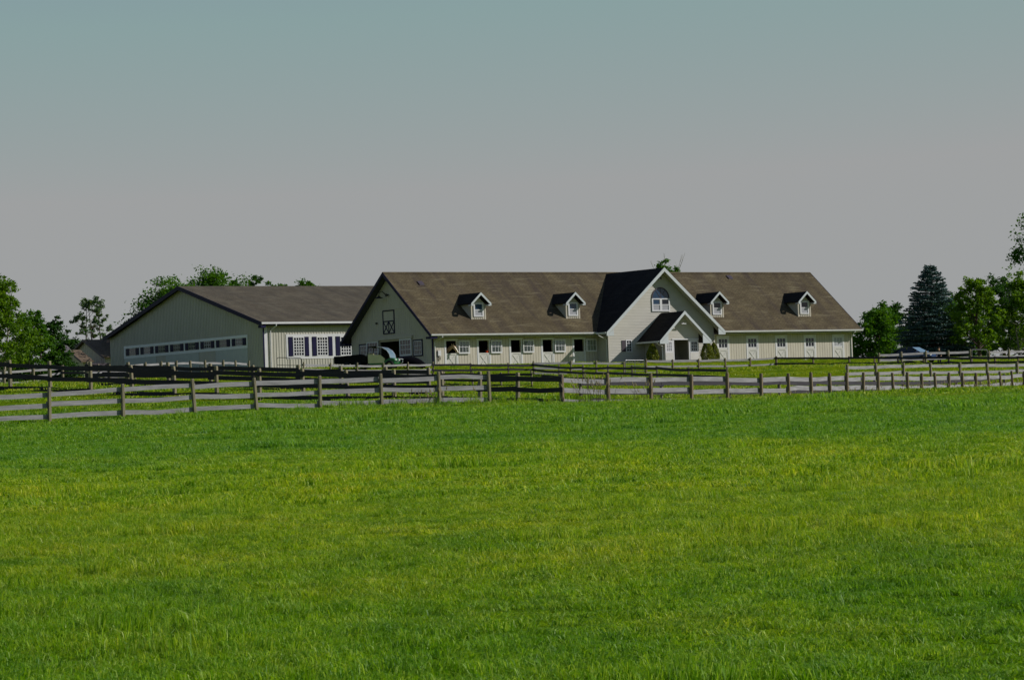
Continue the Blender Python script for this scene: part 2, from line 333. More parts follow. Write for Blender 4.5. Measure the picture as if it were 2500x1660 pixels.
# ------------------------------------------------------------------ ground sheet
def grass_colour(nt):
    """sward colour by place: yellower open pasture, deeper green towards the fence, blotches and clumps"""
    geo = N(nt, 'ShaderNodeNewGeometry')
    def nz(sc, scale, det=3, rough=0.6):
        mp = N(nt, 'ShaderNodeMapping'); mp.inputs['Scale'].default_value = sc; nt.links.new(geo.outputs['Position'], mp.inputs[0])
        return noise(nt, mp.outputs[0], scale, det, rough)
    sp = N(nt, 'ShaderNodeSeparateXYZ'); nt.links.new(geo.outputs['Position'], sp.inputs[0])
    wob = nz((1, 1, 0), 0.09, 4)
    ma = N(nt, 'ShaderNodeMath', operation='MULTIPLY_ADD'); ma.inputs[1].default_value = 34.0
    nt.links.new(wob, ma.inputs[0]); nt.links.new(sp.outputs['Y'], ma.inputs[2])
    mr = N(nt, 'ShaderNodeMapRange'); mr.inputs['From Min'].default_value = 17; mr.inputs['From Max'].default_value = 217
    nt.links.new(ma.outputs[0], mr.inputs['Value'])
    band = ramp(nt, mr.outputs[0], GRASS_BANDS)
    f1 = nz((1, 0.5, 0), 0.55, 4)
    c = mixc(nt, 1.0, band, ramp(nt, f1, [(0.28, (0.58, 0.76, 0.9)), (0.5, (1, 1, 1)), (0.72, (1.28, 1.06, 1.2))]), 'MULTIPLY')
    f2 = nz((1, 0.6, 0), 2.6, 3)
    c = mixc(nt, 1.0, c, ramp(nt, f2, [(0.3, (0.66, 0.76, 0.8)), (0.7, (1.2, 1.15, 1.1))]), 'MULTIPLY')
    return c
GRASS_BANDS = [(0.0, (0.150, 0.330, 0.008)), (0.105, (0.190, 0.355, 0.007)), (0.145, (0.265, 0.400, 0.009)), (0.26, (0.285, 0.430, 0.009)),
               (0.33, (0.165, 0.345, 0.013)), (0.55, (0.185, 0.355, 0.010)), (0.72, (0.24, 0.350, 0.010)), (1.0, (0.25, 0.35, 0.010))]
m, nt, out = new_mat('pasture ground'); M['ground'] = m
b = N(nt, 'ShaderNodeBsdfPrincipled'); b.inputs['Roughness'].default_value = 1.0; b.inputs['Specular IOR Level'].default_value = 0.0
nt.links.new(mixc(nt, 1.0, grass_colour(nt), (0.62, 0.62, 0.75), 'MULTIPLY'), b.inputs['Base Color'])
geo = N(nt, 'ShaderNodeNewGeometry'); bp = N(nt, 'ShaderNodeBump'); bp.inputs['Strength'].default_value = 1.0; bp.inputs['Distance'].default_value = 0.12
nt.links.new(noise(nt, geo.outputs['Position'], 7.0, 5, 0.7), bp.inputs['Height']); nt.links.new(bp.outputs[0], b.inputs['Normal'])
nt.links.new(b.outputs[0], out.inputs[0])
m, nt, out = new_mat('grass blades'); M['grass'] = m
c = grass_colour(nt); at = N(nt, 'ShaderNodeAttribute', attribute_name='rnd')
c = mixc(nt, 1.0, c, ramp(nt, at.outputs['Fac'], [(0.0, (0.5, 0.7, 0.9)), (0.5, (0.95, 0.97, 1.0)), (0.78, (1.3, 1.15, 2.5)), (0.92, (1.75, 1.35, 9.0)), (1.0, (2.1, 1.55, 18.0))]), 'MULTIPLY')  # palest blades carry gloss highlights as colour
d = N(nt, 'ShaderNodeBsdfPrincipled'); d.inputs['Roughness'].default_value = 0.5; d.inputs['Specular IOR Level'].default_value = 0.2
t = N(nt, 'ShaderNodeBsdfTranslucent'); mx = N(nt, 'ShaderNodeMixShader'); mx.inputs[0].default_value = 0.45
nt.links.new(c, d.inputs['Base Color']); nt.links.new(mixc(nt, 1.0, c, (1.3, 1.2, 0.5), 'MULTIPLY'), t.inputs[0])
nt.links.new(d.outputs[0], mx.inputs[1]); nt.links.new(t.outputs[0], mx.inputs[2]); nt.links.new(mx.outputs[0], out.inputs[0])

xs = np.concatenate([[-6000, -2500, -900, -400, -200, -120, -90], np.arange(-70, 71, 2.5), [90, 120, 200, 400, 900, 2500, 6000]])
ys = np.concatenate([[-1500, -400, -100, -30], np.arange(-10, 96, 4), np.arange(98, 402, 2.5), [420, 460, 540, 700, 1200, 2500, 8000]])
gx, gy = np.meshgrid(xs, ys); gzv = terrain(gx.ravel(), gy.ravel())
nx, ny = len(xs), len(ys)
gm = bpy.data.meshes.new('ground')
gm.from_pydata(list(zip(gx.ravel().tolist(), gy.ravel().tolist(), gzv.tolist())), [],
               [(j*nx+i, j*nx+i+1, (j+1)*nx+i+1, (j+1)*nx+i) for j in range(ny-1) for i in range(nx-1)])
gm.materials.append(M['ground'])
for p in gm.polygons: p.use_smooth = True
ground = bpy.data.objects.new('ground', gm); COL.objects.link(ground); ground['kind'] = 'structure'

# ------------------------------------------------------------------ grass: tuft patches instanced over the pasture
def blade_patch(name, rad, n, hmin, hmax, wid, lean, seed, clump=0.5):
    g = np.random.default_rng(seed)
    r = rad * np.sqrt(g.random(n)); a = g.random(n) * 2 * np.pi
    px, py = r * np.cos(a), r * np.sin(a)
    nc = max(6, int(n / 60)); cx = (g.random((nc, 2)) - 0.5) * 2 * rad; cs = g.random(nc)
    near = np.argmin((px[:, None] - cx[None, :, 0]) ** 2 + (py[:, None] - cx[None, :, 1]) ** 2, 1)
    px += (cx[near, 0] - px) * 0.35; py += (cx[near, 1] - py) * 0.35
    h = (hmin + (hmax - hmin) * g.random(n) ** 1.6) * (1 - clump * 0.5 + clump * cs[near])
    la = g.random(n) * 2 * np.pi * 0.6 + cs[near] * 7; ln = h * lean * (0.3 + g.random(n) * 1.1)
    wa = g.random(n) * np.pi; w = wid * (0.6 + 0.8 * g.random(n)) / 2
    wx, wy = np.cos(wa) * w, np.sin(wa) * w
    dx, dy = np.cos(la) * ln, np.sin(la) * ln
    z0 = np.full(n, -0.02)
    V = np.stack([np.stack([px - wx, py - wy, z0], 1), np.stack([px + wx, py + wy, z0], 1),
                  np.stack([px + wx * .8 + dx * .35, py + wy * .8 + dy * .35, h * .62], 1), np.stack([px - wx * .8 + dx * .35, py - wy * .8 + dy * .35, h * .62], 1),
                  np.stack([px + dx, py + dy, h * (1 - 0.12 * lean)], 1)], 1).reshape(-1, 3)
    base = np.arange(n) * 5
    F = []
    for k in base.tolist(): F += [(k, k+1, k+2, k+3), (k+3, k+2, k+4)]
    me = bpy.data.meshes.new(name); me.from_pydata(V.tolist(), [], F); me.materials.append(M['grass'])
    at = me.attributes.new('rnd', 'FLOAT', 'POINT'); at.data.foreach_set('value', np.repeat(g.random(n), 5))
    return bpy.data.objects.new(name, me)

def scatter(name, label, cat, protos, pts, scl, seed):
    """one object of kind stuff; its geometry nodes instance the prototype patches on its vertices"""
    g = np.random.default_rng(seed); n = len(pts)
    src = bpy.data.collections.new(name + '_patches')
    for p in protos: src.objects.link(p)
    me = bpy.data.meshes.new(name); me.from_pydata([tuple(p) for p in pts], [], [])
    a = me.attributes.new('pick', 'INT', 'POINT'); a.data.foreach_set('value', g.integers(0, len(protos), n).astype(np.int32))
    a = me.attributes.new('turn', 'FLOAT', 'POINT'); a.data.foreach_set('value', g.random(n) * 6.283)
    a = me.attributes.new('size', 'FLOAT_VECTOR', 'POINT'); a.data.foreach_set('vector', np.asarray(scl, float).ravel())
    me.materials.append(M['grass'])
    o = bpy.data.objects.new(name, me); COL.objects.link(o)
    ng = bpy.data.node_groups.new(name, 'GeometryNodeTree')
    ng.interface.new_socket('Geometry', in_out='INPUT', socket_type='NodeSocketGeometry'); ng.interface.new_socket('Geometry', in_out='OUTPUT', socket_type='NodeSocketGeometry')
    gi = ng.nodes.new('NodeGroupInput'); go = ng.nodes.new('NodeGroupOutput')
    ci = ng.nodes.new('GeometryNodeCollectionInfo'); ci.inputs['Collection'].default_value = src; ci.inputs['Separate Children'].default_value = True; ci.inputs['Reset Children'].default_value = True
    ip = ng.nodes.new('GeometryNodeInstanceOnPoints'); ip.inputs['Pick Instance'].default_value = True
    def attr(nm, ty):
        q = ng.nodes.new('GeometryNodeInputNamedAttribute'); q.data_type = ty; q.inputs['Name'].default_value = nm; return [s for s in q.outputs if s.enabled and s.name == 'Attribute'][0]
    cb = ng.nodes.new('ShaderNodeCombineXYZ'); L = ng.links.new
    L(attr('turn', 'FLOAT'), cb.inputs['Z']); L(cb.outputs[0], ip.inputs['Rotation'])
    L(attr('pick', 'INT'), ip.inputs['Instance Index']); L(attr('size', 'FLOAT_VECTOR'), ip.inputs['Scale'])
    L(gi.outputs[0], ip.inputs['Points']); L(ci.outputs[0], ip.inputs['Instance']); L(ip.outputs[0], go.inputs[0])
    md = o.modifiers.new('scatter', 'NODES'); md.node_group = ng
    tag(o, label, cat, kind='stuff'); return o

def zone(d0, d1, step, margin, seed, half=0.150):
    g = np.random.default_rng(seed); P = []
    y = d0
    while y < d1:
        w = half * y + margin
        x = -w
        while x < w:
            P.append((x + (g.random() - .5) * step * 0.9, y + (g.random() - .5) * step * 0.9)); x += step
        y += step
    P = np.array(P); return P
def keep_out(P):
    """no grass inside the buildings"""
    ok = np.ones(len(P), bool)
    for (ox, oy), (a, b, c, d) in ((P0, (-0.3, 47.1, -0.35, 13.2)), (P0, (17.2, 29.6, -1.95, 0)), (P0, (21.2, 25.6, -4.7, 0)), (P0, (22.3, 24.5, -8.0, 0)), (PA, (-.3, 46, -.3, 31))):
        dx, dy = P[:, 0] - ox, P[:, 1] - oy; s = dx * UX + dy * UY; t = -dx * UY + dy * UX
        ok &= ~((s > a) & (s < b) & (t > c) & (t < d))
    return P[ok]
def lay(name, label, d0, d1, step, margin, protos, seed, hv=0.35):
    P = keep_out(zone(d0, d1, step, margin, seed)); g = np.random.default_rng(seed + 5)
    z = terrain(P[:, 0], P[:, 1])
    k = 0.9 + 0.25 * g.random(len(P)); h = 0.8 + hv * 1.6 * g.random(len(P))
    # lusher clumps here and there
    lush = np.sin(P[:, 0] * 0.7 + 1.3 * np.sin(P[:, 1] * 0.31)) * np.sin(P[:, 1] * 0.23 + P[:, 0] * 0.19)
    h *= 1 + 0.35 * lush
    h *= np.where(g.random(len(P)) < 0.035, 1.8, 1.0)      # odd rank clumps the horses leave
    h *= np.where(g.random(len(P)) < 0.10, 0.55, 1.0)     # and cropped spots
    S = np.stack([k, k, h], 1)
    return scatter(name, label, 'grass', protos, np.column_stack([P, z]), S, seed)
lay('near_grass', 'short green pasture grass filling the foreground of the field', 14.0, 42, 0.55, 1.0,
    [blade_patch('tuft', 0.52, 1150, 0.018, 0.066, 0.0065, 1.7, 10 + i, 0.9) for i in range(8)], 1)
lay('middle_grass', 'yellow green pasture grass across the middle of the field', 42, 84, 1.1, 1.5,
    [blade_patch('tuft', 1.05, 1500, 0.025, 0.085, 0.013, 1.5, 30 + i, 0.7) for i in range(6)], 2)
lay('fence_side_grass', 'deep green grass below the front board fence', 84, 132, 1.9, 3,
    [blade_patch('tuft', 1.8, 1900, 0.04, 0.115, 0.022, 1.3, 50 + i, 0.8) for i in range(6)], 3)
lay('paddock_grass', 'bright green paddock grass between the fences and the barn', 132, 345, 4.2, 6,
    [blade_patch('tuft', 3.9, 1900, 0.04, 0.10, 0.045, 0.9, 70 + i) for i in range(5)], 4, 0.25)
# taller unmown grass along the foot of the two front fences
def along(line, sp, spread, seed):
    g = np.random.default_rng(seed); P = []
    for (x0, y0), (x1, y1) in zip(line[:-1], line[1:]):
        n = max(1, int(math.hypot(x1-x0, y1-y0) / sp))
        for i in range(n):
            t = (i + g.random()) / n; P.append((x0 + (x1-x0)*t + g.normal(0, spread), y0 + (y1-y0)*t + g.normal(0, spread) - 0.15))
    return np.array(P)
tallp = [blade_patch('tuft', 0.28, 90, 0.12, 0.36, 0.016, 0.5, 90 + i, 0.8) for i in range(5)]
Pt = np.concatenate([along(FENCES['F1'][6:], 0.35, 0.25, 1), along(FENCES['F1'][:7], 1.6, 0.3, 2), along([FENCES['F1'][-1], FENCES['F2'][0]], 0.2, 0.3, 3), along(FENCES['F2'], 0.22, 0.28, 4)])
gg = np.random.default_rng(8); hh = 0.6 + 0.6 * gg.random(len(Pt))
scatter('tall_fence_grass', 'taller unmown grass along the foot of the front fences', 'grass', tallp, np.column_stack([Pt, terrain(Pt[:, 0], Pt[:, 1])]), np.stack([np.ones(len(Pt)), np.ones(len(Pt)), hh], 1), 9)

# gravel strip in front of the porch, draped over the ground
def bpt(s, t, z=0.0): return (P0[0] + s * UX - t * UY, P0[1] + s * UY + t * UX, z)
gp = MB()
for i in range(14):
    for j in range(3):
        q = []
        for (a, b2) in ((i, j), (i+1, j), (i+1, j+1), (i, j+1)):
            x, y, _ = bpt(18.5 + a * 0.75, -7.2 + b2 * 0.75); q.append((x, y, gz(x, y) + 0.02))
        gp.poly(q)
tag(gp.build('gravel_path', M['gravel']), kind='structure')
# ------------------------------------------------------------------ building helpers (all in the building's own coordinates)
def wall_xz(mb, x0, x1, z0, z1, ya, yb, holes=()):
    """wall slab in the x-z plane with rectangular holes (hx0,hx1,hz0,hz1)"""
    X = sorted({x0, x1} | {h[0] for h in holes} | {h[1] for h in holes}); Z = sorted({z0, z1} | {h[2] for h in holes} | {h[3] for h in holes})
    X = [x for x in X if x0 <= x <= x1]; Z = [z for z in Z if z0 <= z <= z1]
    for i in range(len(X) - 1):
        run = None
        for j in range(len(Z) - 1):
            cx, cz = (X[i] + X[i+1]) / 2, (Z[j] + Z[j+1]) / 2
            if any(h[0] < cx < h[1] and h[2] < cz < h[3] for h in holes):
                if run is not None: mb.box(X[i], X[i+1], ya, yb, run, Z[j]); run = None
            elif run is None: run = Z[j]
        if run is not None: mb.box(X[i], X[i+1], ya, yb, run, Z[-1])
def wall_yz(mb, y0, y1, z0, z1, xa, xb, holes=()):
    t = MB(); wall_xz(t, y0, y1, z0, z1, xa, xb, holes)
    n = len(mb.v); mb.v += [(b, a, c) for a, b, c in t.v]; mb.f += [tuple(n + i for i in reversed(f)) for f in t.f]
def slab(mb, p, q, e, f, th):
    """roof slab: top corners p,q (eave line) and f,e (ridge line) with thickness th downwards"""
    A = [p, q, f, e]; mb.prism([(a[0], a[1], a[2] - th) for a in A], A)
def grid_sash(parent, name, plane, a0, a1, z0, z1, depth, nx, nz, mat, pane_mat, fw=0.07, mw=0.025, th=0.05, pane_split=None):
    """window sash: frame (+ muntin, pane as children). plane 'x': lies in x-z at y=depth facing -y; plane 'y': lies in y-z at x=depth facing -x"""
    def B(mb, p0, p1, q0, q1, d0, d1):
        if plane == 'x': mb.box(p0, p1, d0, d1, q0, q1)
        else: mb.box(d0, d1, p0, p1, q0, q1)
    fr = MB(); d0, d1 = depth - th, depth
    B(fr, a0, a1, z1 - fw, z1, d0, d1); B(fr, a0, a1, z0, z0 + fw, d0, d1)
    B(fr, a0, a0 + fw, z0 + fw, z1 - fw, d0, d1); B(fr, a1 - fw, a1, z0 + fw, z1 - fw, d0, d1)
    o = fr.build(name, mat, parent)
    i0, i1, j0, j1 = a0 + fw, a1 - fw, z0 + fw, z1 - fw
    if nx > 1 or nz > 1:
        mu = MB()
        for k in range(1, nx):
            c = i0 + (i1 - i0) * k / nx; B(mu, c - mw/2, c + mw/2, j0, j1, d0 + 0.008, d1 - 0.012)
        for k in range(1, nz):
            c = j0 + (j1 - j0) * k / nz; B(mu, i0, i1, c - mw/2, c + mw/2, d0 + 0.011, d1 - 0.015)
        m_ = mu.build('muntins', mat, o if o.parent is None or o.parent.parent is None else o.parent)
    pt = o if o.parent is None or o.parent.parent is None else o.parent
    if pane_split:
        zc = j0 + (j1 - j0) * 0.5
        p = MB(); B(p, i0, i1, zc, j1, d1 - 0.02, d1 - 0.014); p.build('pane', pane_split[0], pt)
        p = MB(); B(p, i0, i1, j0, zc, d1 - 0.02, d1 - 0.014); p.build('pane', pane_split[1], pt)
        p = MB(); B(p, i0, i1, zc - 0.03, zc + 0.03, d0 + 0.008, d1 - 0.005); p.build('meeting_rail', mat, pt)
    else:
        p = MB(); B(p, i0, i1, j0, j1, d1 - 0.02, d1 - 0.014); p.build('pane', pane_mat, pt)
    return o
def downspout(parent, path, mat, r=0.045):
    return MB().tube(path, r, 8).build('downspout', mat, parent)

# ------------------------------------------------------------------ stable barn
barn = empty('stable_barn', (P0[0], P0[1], PAD), TH)
tag(barn, 'long cream horse barn with brown shingle roof, four dormers and a gabled entrance', 'barn')
L, W = 46.8, 12.9
SL = 0.792
def zr(y): return 2.90 + SL * (min(y, W - y) + 0.75)
OPEN = [1.31 + 3.39 * k for k in range(5)]
# walls
mb = MB(); wall_xz(mb, 0, 17.5, -0.7, 2.86, 0, 0.15, [(x, x + 1.08, 1.25, 2.32) for x in OPEN]); mb.build('front_wall', M['siding'], barn)
mb = MB(); wall_xz(mb, 29.28, L, -0.7, 2.86, 0, 0.15); mb.build('front_wall', M['siding'], barn)
def clip_spans(a, b, blocks):
    """parts of the span a..b that lie outside the blocked spans"""
    out = [(a, b)]
    for c, d in blocks:
        nxt = []
        for p, q in out:
            if d <= p or c >= q: nxt.append((p, q)); continue
            if c - p > 0.02: nxt.append((p, c))
            if q - d > 0.02: nxt.append((d, q))
        out = nxt
    return out
bt = MB(); blocks = [(17.5, 29.3)] + [(o - .17, o + 1.22) for o in OPEN] + [(30.84 + 3.4*k, 32.25 + 3.4*k) for k in range(5)]
x = 0.02
while x < L:
    for p, q in clip_spans(x, min(x + 0.262, L), blocks): bt.box(p, q, -0.035, -0.001, -0.6, 2.84)
    x += 0.29
bt.build('front_boards', M['batten'], barn, kind='stuff')
mb = MB(); wall_xz(mb, 0, L, -0.7, 2.86, W - 0.15, W); mb.build('back_wall', M['siding'], barn)
# left gable wall with the barn doorway
mb = MB(); wall_yz(mb, 0.15, W - 0.15, -0.7, 2.68, 0, 0.15, [(5.07, 8.39, -0.05, 2.60)])
mb.prism([(0, 0, 2.68), (0, W, 2.68), (0, W, zr(W) - .2), (0, W/2, zr(W/2) - .2), (0, 0, zr(0) - .2)], [(0.15, 0, 2.68), (0.15, W, 2.68), (0.15, W, zr(W) - .2), (0.15, W/2, zr(W/2) - .2), (0.15, 0, zr(0) - .2)])
mb.build('gable_wall', M['siding'], barn)
mb = MB().prism([(L - .15, 0.15, -0.7), (L - .15, W - .15, -0.7), (L - .15, W - .15, zr(W) - .3), (L - .15, W/2, zr(W/2) - .2), (L - .15, 0.15, zr(0) - .3)], [(L, 0.15, -0.7), (L, W - .15, -0.7), (L, W - .15, zr(W) - .3), (L, W/2, zr(W/2) - .2), (L, 0.15, zr(0) - .3)])
mb.build('far_gable_wall', M['siding'], barn)
bt = MB(); y = 0.02
while y < W:
    ye = min(y + .262, W - .01); top = zr(y + .13) - 0.24
    for p, q in clip_spans(y, ye, [(5.0, 8.46)]): bt.box(-0.035, -0.001, p, q, -0.6, 2.62)
    for p, q in clip_spans(y, ye, [(5.80, 7.66)]): bt.box(-0.035, -0.001, p, q, 2.74, top)
    for p, q in clip_spans(y, ye, [(-1, 5.80), (7.66, 20)]):
        bt.box(-0.035, -0.001, p, q, 2.74, 3.26); bt.box(-0.035, -0.001, p, q, 5.34, top)
    y += 0.29
bt.build('gable_boards', M['batten'], barn, kind='stuff')
for ya_, yb_ in ((0.0, 2.98), (10.47, W)): MB().box(-0.06, 0, ya_, yb_, 2.62, 2.74).build('seam_board', M['siding'], barn)
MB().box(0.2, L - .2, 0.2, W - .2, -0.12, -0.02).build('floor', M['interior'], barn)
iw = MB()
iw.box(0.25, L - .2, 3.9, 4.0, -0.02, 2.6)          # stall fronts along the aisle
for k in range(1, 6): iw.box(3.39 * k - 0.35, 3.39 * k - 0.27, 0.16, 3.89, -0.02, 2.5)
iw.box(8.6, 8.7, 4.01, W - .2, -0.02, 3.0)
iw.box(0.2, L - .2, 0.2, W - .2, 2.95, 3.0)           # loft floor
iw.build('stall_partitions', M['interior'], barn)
# roof
rf = MB()
slab(rf, (-0.7, -0.75, 2.90), (L + 0.7, -0.75, 2.90), (-0.7, W/2, zr(W/2)), (L + 0.7, W/2, zr(W/2)), 0.18)
roof = rf.build('roof', M['roof_x'], barn)
rb = MB(); slab(rb, (-0.7, W + 0.75, 2.90), (L + 0.7, W + 0.75, 2.90), (-0.7, W/2 + 0.002, zr(W/2)), (L + 0.7, W/2 + .002, zr(W/2)), 0.18); rb.build('back_slope', M['roof_x'], roof)
rc = MB()
for sg in (-1, 1):
    e = W/2 + sg * 0.17; zc = zr(W/2)
    rc.prism([(-0.71, W/2, zc + .03), (L + .71, W/2, zc + .03), (L + .71, e, zc - .17*SL + .03), (-0.71, e, zc - .17*SL + .03)], [(-0.71, W/2, zc + .05), (L + .71, W/2, zc + .05), (L + .71, e, zc - .17*SL + .05), (-0.71, e, zc - .17*SL + .05)])
rc.build('ridge_cap', M['roof_x'], roof)
for xe, nm in ((-0.74, 'rake_board'), (L + 0.70, 'rake_board')):
    for sg in (0, 1):
        ye = -0.80 if sg == 0 else W + 0.80
        a = (ye, 2.90 - 0.05 * SL); c = (W/2, zr(W/2) + 0.02)
        pts = [(a[0], a[1] - 0.30), (a[0], a[1] + 0.01), (c[0], c[1]), (c[0], c[1] - 0.34)]
        MB().prism([(xe, p[0], p[1]) for p in pts], [(xe + .04, p[0], p[1]) for p in pts]).build(nm, M['navy'], roof)
sf = MB()
for sg in (0, 1):
    ye = -0.70 if sg == 0 else W + 0.70
    A = [(-0.69, ye, 2.70), (-0.01, ye, 2.70), (-0.01, W/2, zr(W/2) - .20), (-0.69, W/2, zr(W/2) - .20)]
    sf.prism([(a[0], a[1], a[2] - .03) for a in A], A)
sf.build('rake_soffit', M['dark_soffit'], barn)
for ya_, yb_ in ((-0.78, -0.02), (W + .02, W + .78)): MB().box(-0.72, -0.02, ya_, yb_, 2.50, 2.69).build('eave_return', M['navy'], barn)
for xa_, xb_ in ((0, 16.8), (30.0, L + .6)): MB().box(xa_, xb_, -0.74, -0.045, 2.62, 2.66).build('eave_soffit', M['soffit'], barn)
for x0, x1 in ((-0.7, 16.9), (29.95, L + 0.72)):
    g_ = MB().prism([(x0, -0.77, 2.72), (x0, -0.77, 2.87), (x0, -0.92, 2.89), (x0, -0.90, 2.76), (x0, -0.84, 2.72)], [(x1, -0.77, 2.72), (x1, -0.77, 2.87), (x1, -0.92, 2.89), (x1, -0.90, 2.76), (x1, -0.84, 2.72)])
    g_.build('gutter', M['white'], barn)
for xs_ in (0.45, 30.15, L - 0.25):
    x2 = {0.45: 0.12, 30.15: 29.75, L - 0.25: L - 0.1}[xs_]
    downspout(barn, [(xs_, -0.85, 2.74), (xs_, -0.85, 2.62), (x2, -0.09, 2.28), (x2, -0.09, 0.0), (x2, -0.25, -0.1)], M['white'])
MB().box(-0.06, 0.02, -0.06, -0.002, -0.6, 2.6).box(-0.06, -0.002, 0.0, 0.12, -0.6, 2.6).build('corner_board', M['navy'], barn)
MB().box(L - .12, L + .05, -0.06, -0.002, -0.6, 2.6).build('corner_board', M['siding'], barn)
# roof vents
for vx, vy in ((2.1, 4.9), (37.0, 5.6)):
    z0 = zr(vy); MB().prism([(vx, vy, z0 + .01), (vx + .5, vy, z0 + .01), (vx + .5, vy + .4, z0 + .4*SL + .01), (vx, vy + .4, z0 + .4*SL + .01)], [(vx, vy, z0 + .12), (vx + .5, vy, z0 + .12), (vx + .5, vy + .4, z0 + .4*SL + .10), (vx, vy + .4, z0 + .4*SL + .10)]).build('roof_vent', M['shutter'], roof)

def cross_buck(mb, x0, x1, z0, z1, y):
    mb.box(x0, x1, y - .03, y, z0, z0 + .11).box(x0, x1, y - .03, y, z1 - .11, z1).box(x0, x0 + .11, y - .03, y, z0 + .11, z1 - .11).box(x1 - .11, x1, y - .03, y, z0 + .11, z1 - .11)
    for a, b2, k in (((x0 + .1, z1 - .1), (x1 - .1, z0 + .1), 0.027), ((x0 + .1, z0 + .1), (x1 - .1, z1 - .1), 0.02)):
        d = Vector((b2[0] - a[0], 0, b2[1] - a[1])).normalized(); n = Vector((-d.z, 0, d.x)) * 0.05
        A = Vector((a[0], 0, a[1])); B2 = Vector((b2[0], 0, b2[1]))
        q = [A - n, B2 - n, B2 + n, A + n]
        mb.prism([(p.x, y - k, p.z) for p in q], [(p.x, y - 0.001, p.z) for p in q])
for k, x in enumerate(OPEN):
    sd = empty('stall_door'); sd.parent = barn
    MB().box(x - .17, x, -0.06, -0.002, -0.1, 2.40).box(x + 1.08, x + 1.22, -0.06, -0.002, -0.1, 2.40).box(x - .22, x + 1.27, -0.075, -0.002, 2.40, 2.50).box(x, x + 1.08, -0.06, 0.1, 2.325, 2.40).build('door_frame', M['white'], sd)
    lo = MB().box(x + .01, x + 1.07, -0.012, 0.03, 0.0, 1.25); cross_buck(lo, x + .01, x + 1.07, 0.0, 1.25, -0.012)
    lo.build('lower_leaf', M['door'], sd)
    # upper leaf swung right round against the wall
    ul = MB(); a0, a1, z0, z1 = x + 1.24, x + 2.40, 1.20, 2.34; d0, d1 = -0.16, -0.11
    ul.box(a0, a1, d0, d1, z1 - .10, z1).box(a0, a1, d0, d1, z0, z0 + .13).box(a0, a0 + .1, d0, d1, z0 + .13, z1 - .1).box(a1 - .1, a1, d0, d1, z0 + .13, z1 - .1)
    ul.build('upper_leaf', M['white'], sd)
    mu = MB()
    for i in (1, 2):
        c = a0 + .1 + (a1 - a0 - .2) * i / 3; mu.box(c - .018, c + .018, d0 + .006, d1 - .006, z0 + .13, z1 - .1)
    mu.box(a0 + .1, a1 - .1, d0 + .009, d1 - .009, (z0 + z1) / 2 - .005, (z0 + z1) / 2 + .031); mu.build('muntins', M['white'], sd)
    MB().box(a0 + .1, a1 - .1, -0.138, -0.134, z0 + .13, z1 - .1).build('pane', M['glass'], sd)
    for q in range(2): MB().box(a0 - .06, a0 + .12, -0.12, -0.077, z0 + .22 + q * .65, z0 + .27 + q * .65).build('hinge', M['iron'], sd)
for k in range(5):
    x = 30.84 + 3.4 * k
    sd = empty('closed_stall_door'); sd.parent = barn
    MB().box(x, x + .15, -0.06, -0.002, -0.1, 2.38).box(x + 1.26, x + 1.41, -0.06, -0.002, -0.1, 2.38).box(x - .04, x + 1.45, -0.075, -0.002, 2.38, 2.48).build('door_frame', M['white'], sd)
    MB().box(x + .15, x + 1.26, -0.03, -0.002, 2.24, 2.38).build('top_rail', M['white'], sd)
    lf = MB().box(x + .15, x + 1.26, -0.03, -0.002, 1.22, 1.33)
    lf.box(x + .15, x + 1.26, -0.025, -0.002, 0.0, 1.22); cross_buck(lf, x + .16, x + 1.25, 0.0, 1.22, -0.025); lf.build('door_leaf', M['door'], sd)
    grid_sash(sd, 'sash', 'x', x + .15, x + 1.26, 1.33, 2.24, -0.003, 3, 2, M['white'], M['glass_dark'] if k < 4 else M['pale_pane'], 0.08, 0.05, 0.035)
# ------- left gable end fittings
dh = MB().box(-0.2, -0.02, 3.0, 10.45, 2.76, 3.0); dh.build('door_track_cover', M['siding'], barn)
for y0, y1 in ((3.16, 5.05), (8.42, 10.34)):
    sd = empty('sliding_door'); sd.parent = barn
    grid_sash(sd, 'sash', 'y', y0, y1, 1.24, 2.75, -0.09, 4, 3, M['white'], M['glass_dark'], 0.15, 0.05, 0.05)
    MB().box(-0.14, -0.09, y0, y1, 0.02, 1.24).build('lower_panel', M['navy'], sd)
for y0, y1 in ((1.55, 2.98), (10.2, 11.62)):
    wd = empty('gable_window'); wd.parent = barn
    MB().box(-0.075, -0.002, y0 - .05, y1 + .05, 1.12, 1.24).box(-0.075, -0.002, y0 - .05, y1 + .05, 2.46, 2.58).box(-0.075, -0.002, y0 - .05, y0 + .12, 1.24, 2.46).box(-0.075, -0.002, y1 - .12, y1 + .05, 1.24, 2.46).build('window_trim', M['navy'], wd)
    grid_sash(wd, 'sash', 'y', y0 + .12, y1 - .12, 1.24, 2.46, -0.045, 4, 3, M['white'], M['glass_dark'], 0.06, 0.035, 0.04)
ld = empty('loft_door'); ld.parent = barn
MB().box(-0.05, -0.002, 5.9, 7.56, 3.36, 5.24).build('door_panel', M['siding'], ld)
fr = MB().box(-0.09, -0.001, 5.80, 5.90, 3.26, 5.34).box(-0.09, -0.001, 7.56, 7.66, 3.26, 5.34).box(-0.09, -0.001, 5.90, 7.56, 3.26, 3.36).box(-0.09, -0.001, 5.90, 7.56, 5.24, 5.34).box(-0.085, -0.05, 5.90, 7.56, 4.32, 4.42).box(-0.085, -0.05, 6.69, 6.77, 3.36, 4.32)
for a0, a1 in ((5.9, 6.69), (6.77, 7.56)):
    for s_, e_ in ((a0, a1), (a1, a0)):
        fr.bar((-0.068 if s_ < e_ else -0.064, s_, 3.37), (-0.068 if s_ < e_ else -0.064, e_, 4.31), 0.03, 0.09, up=(0, 0, 1))
fr.build('cross_frame', M['navy'], ld)
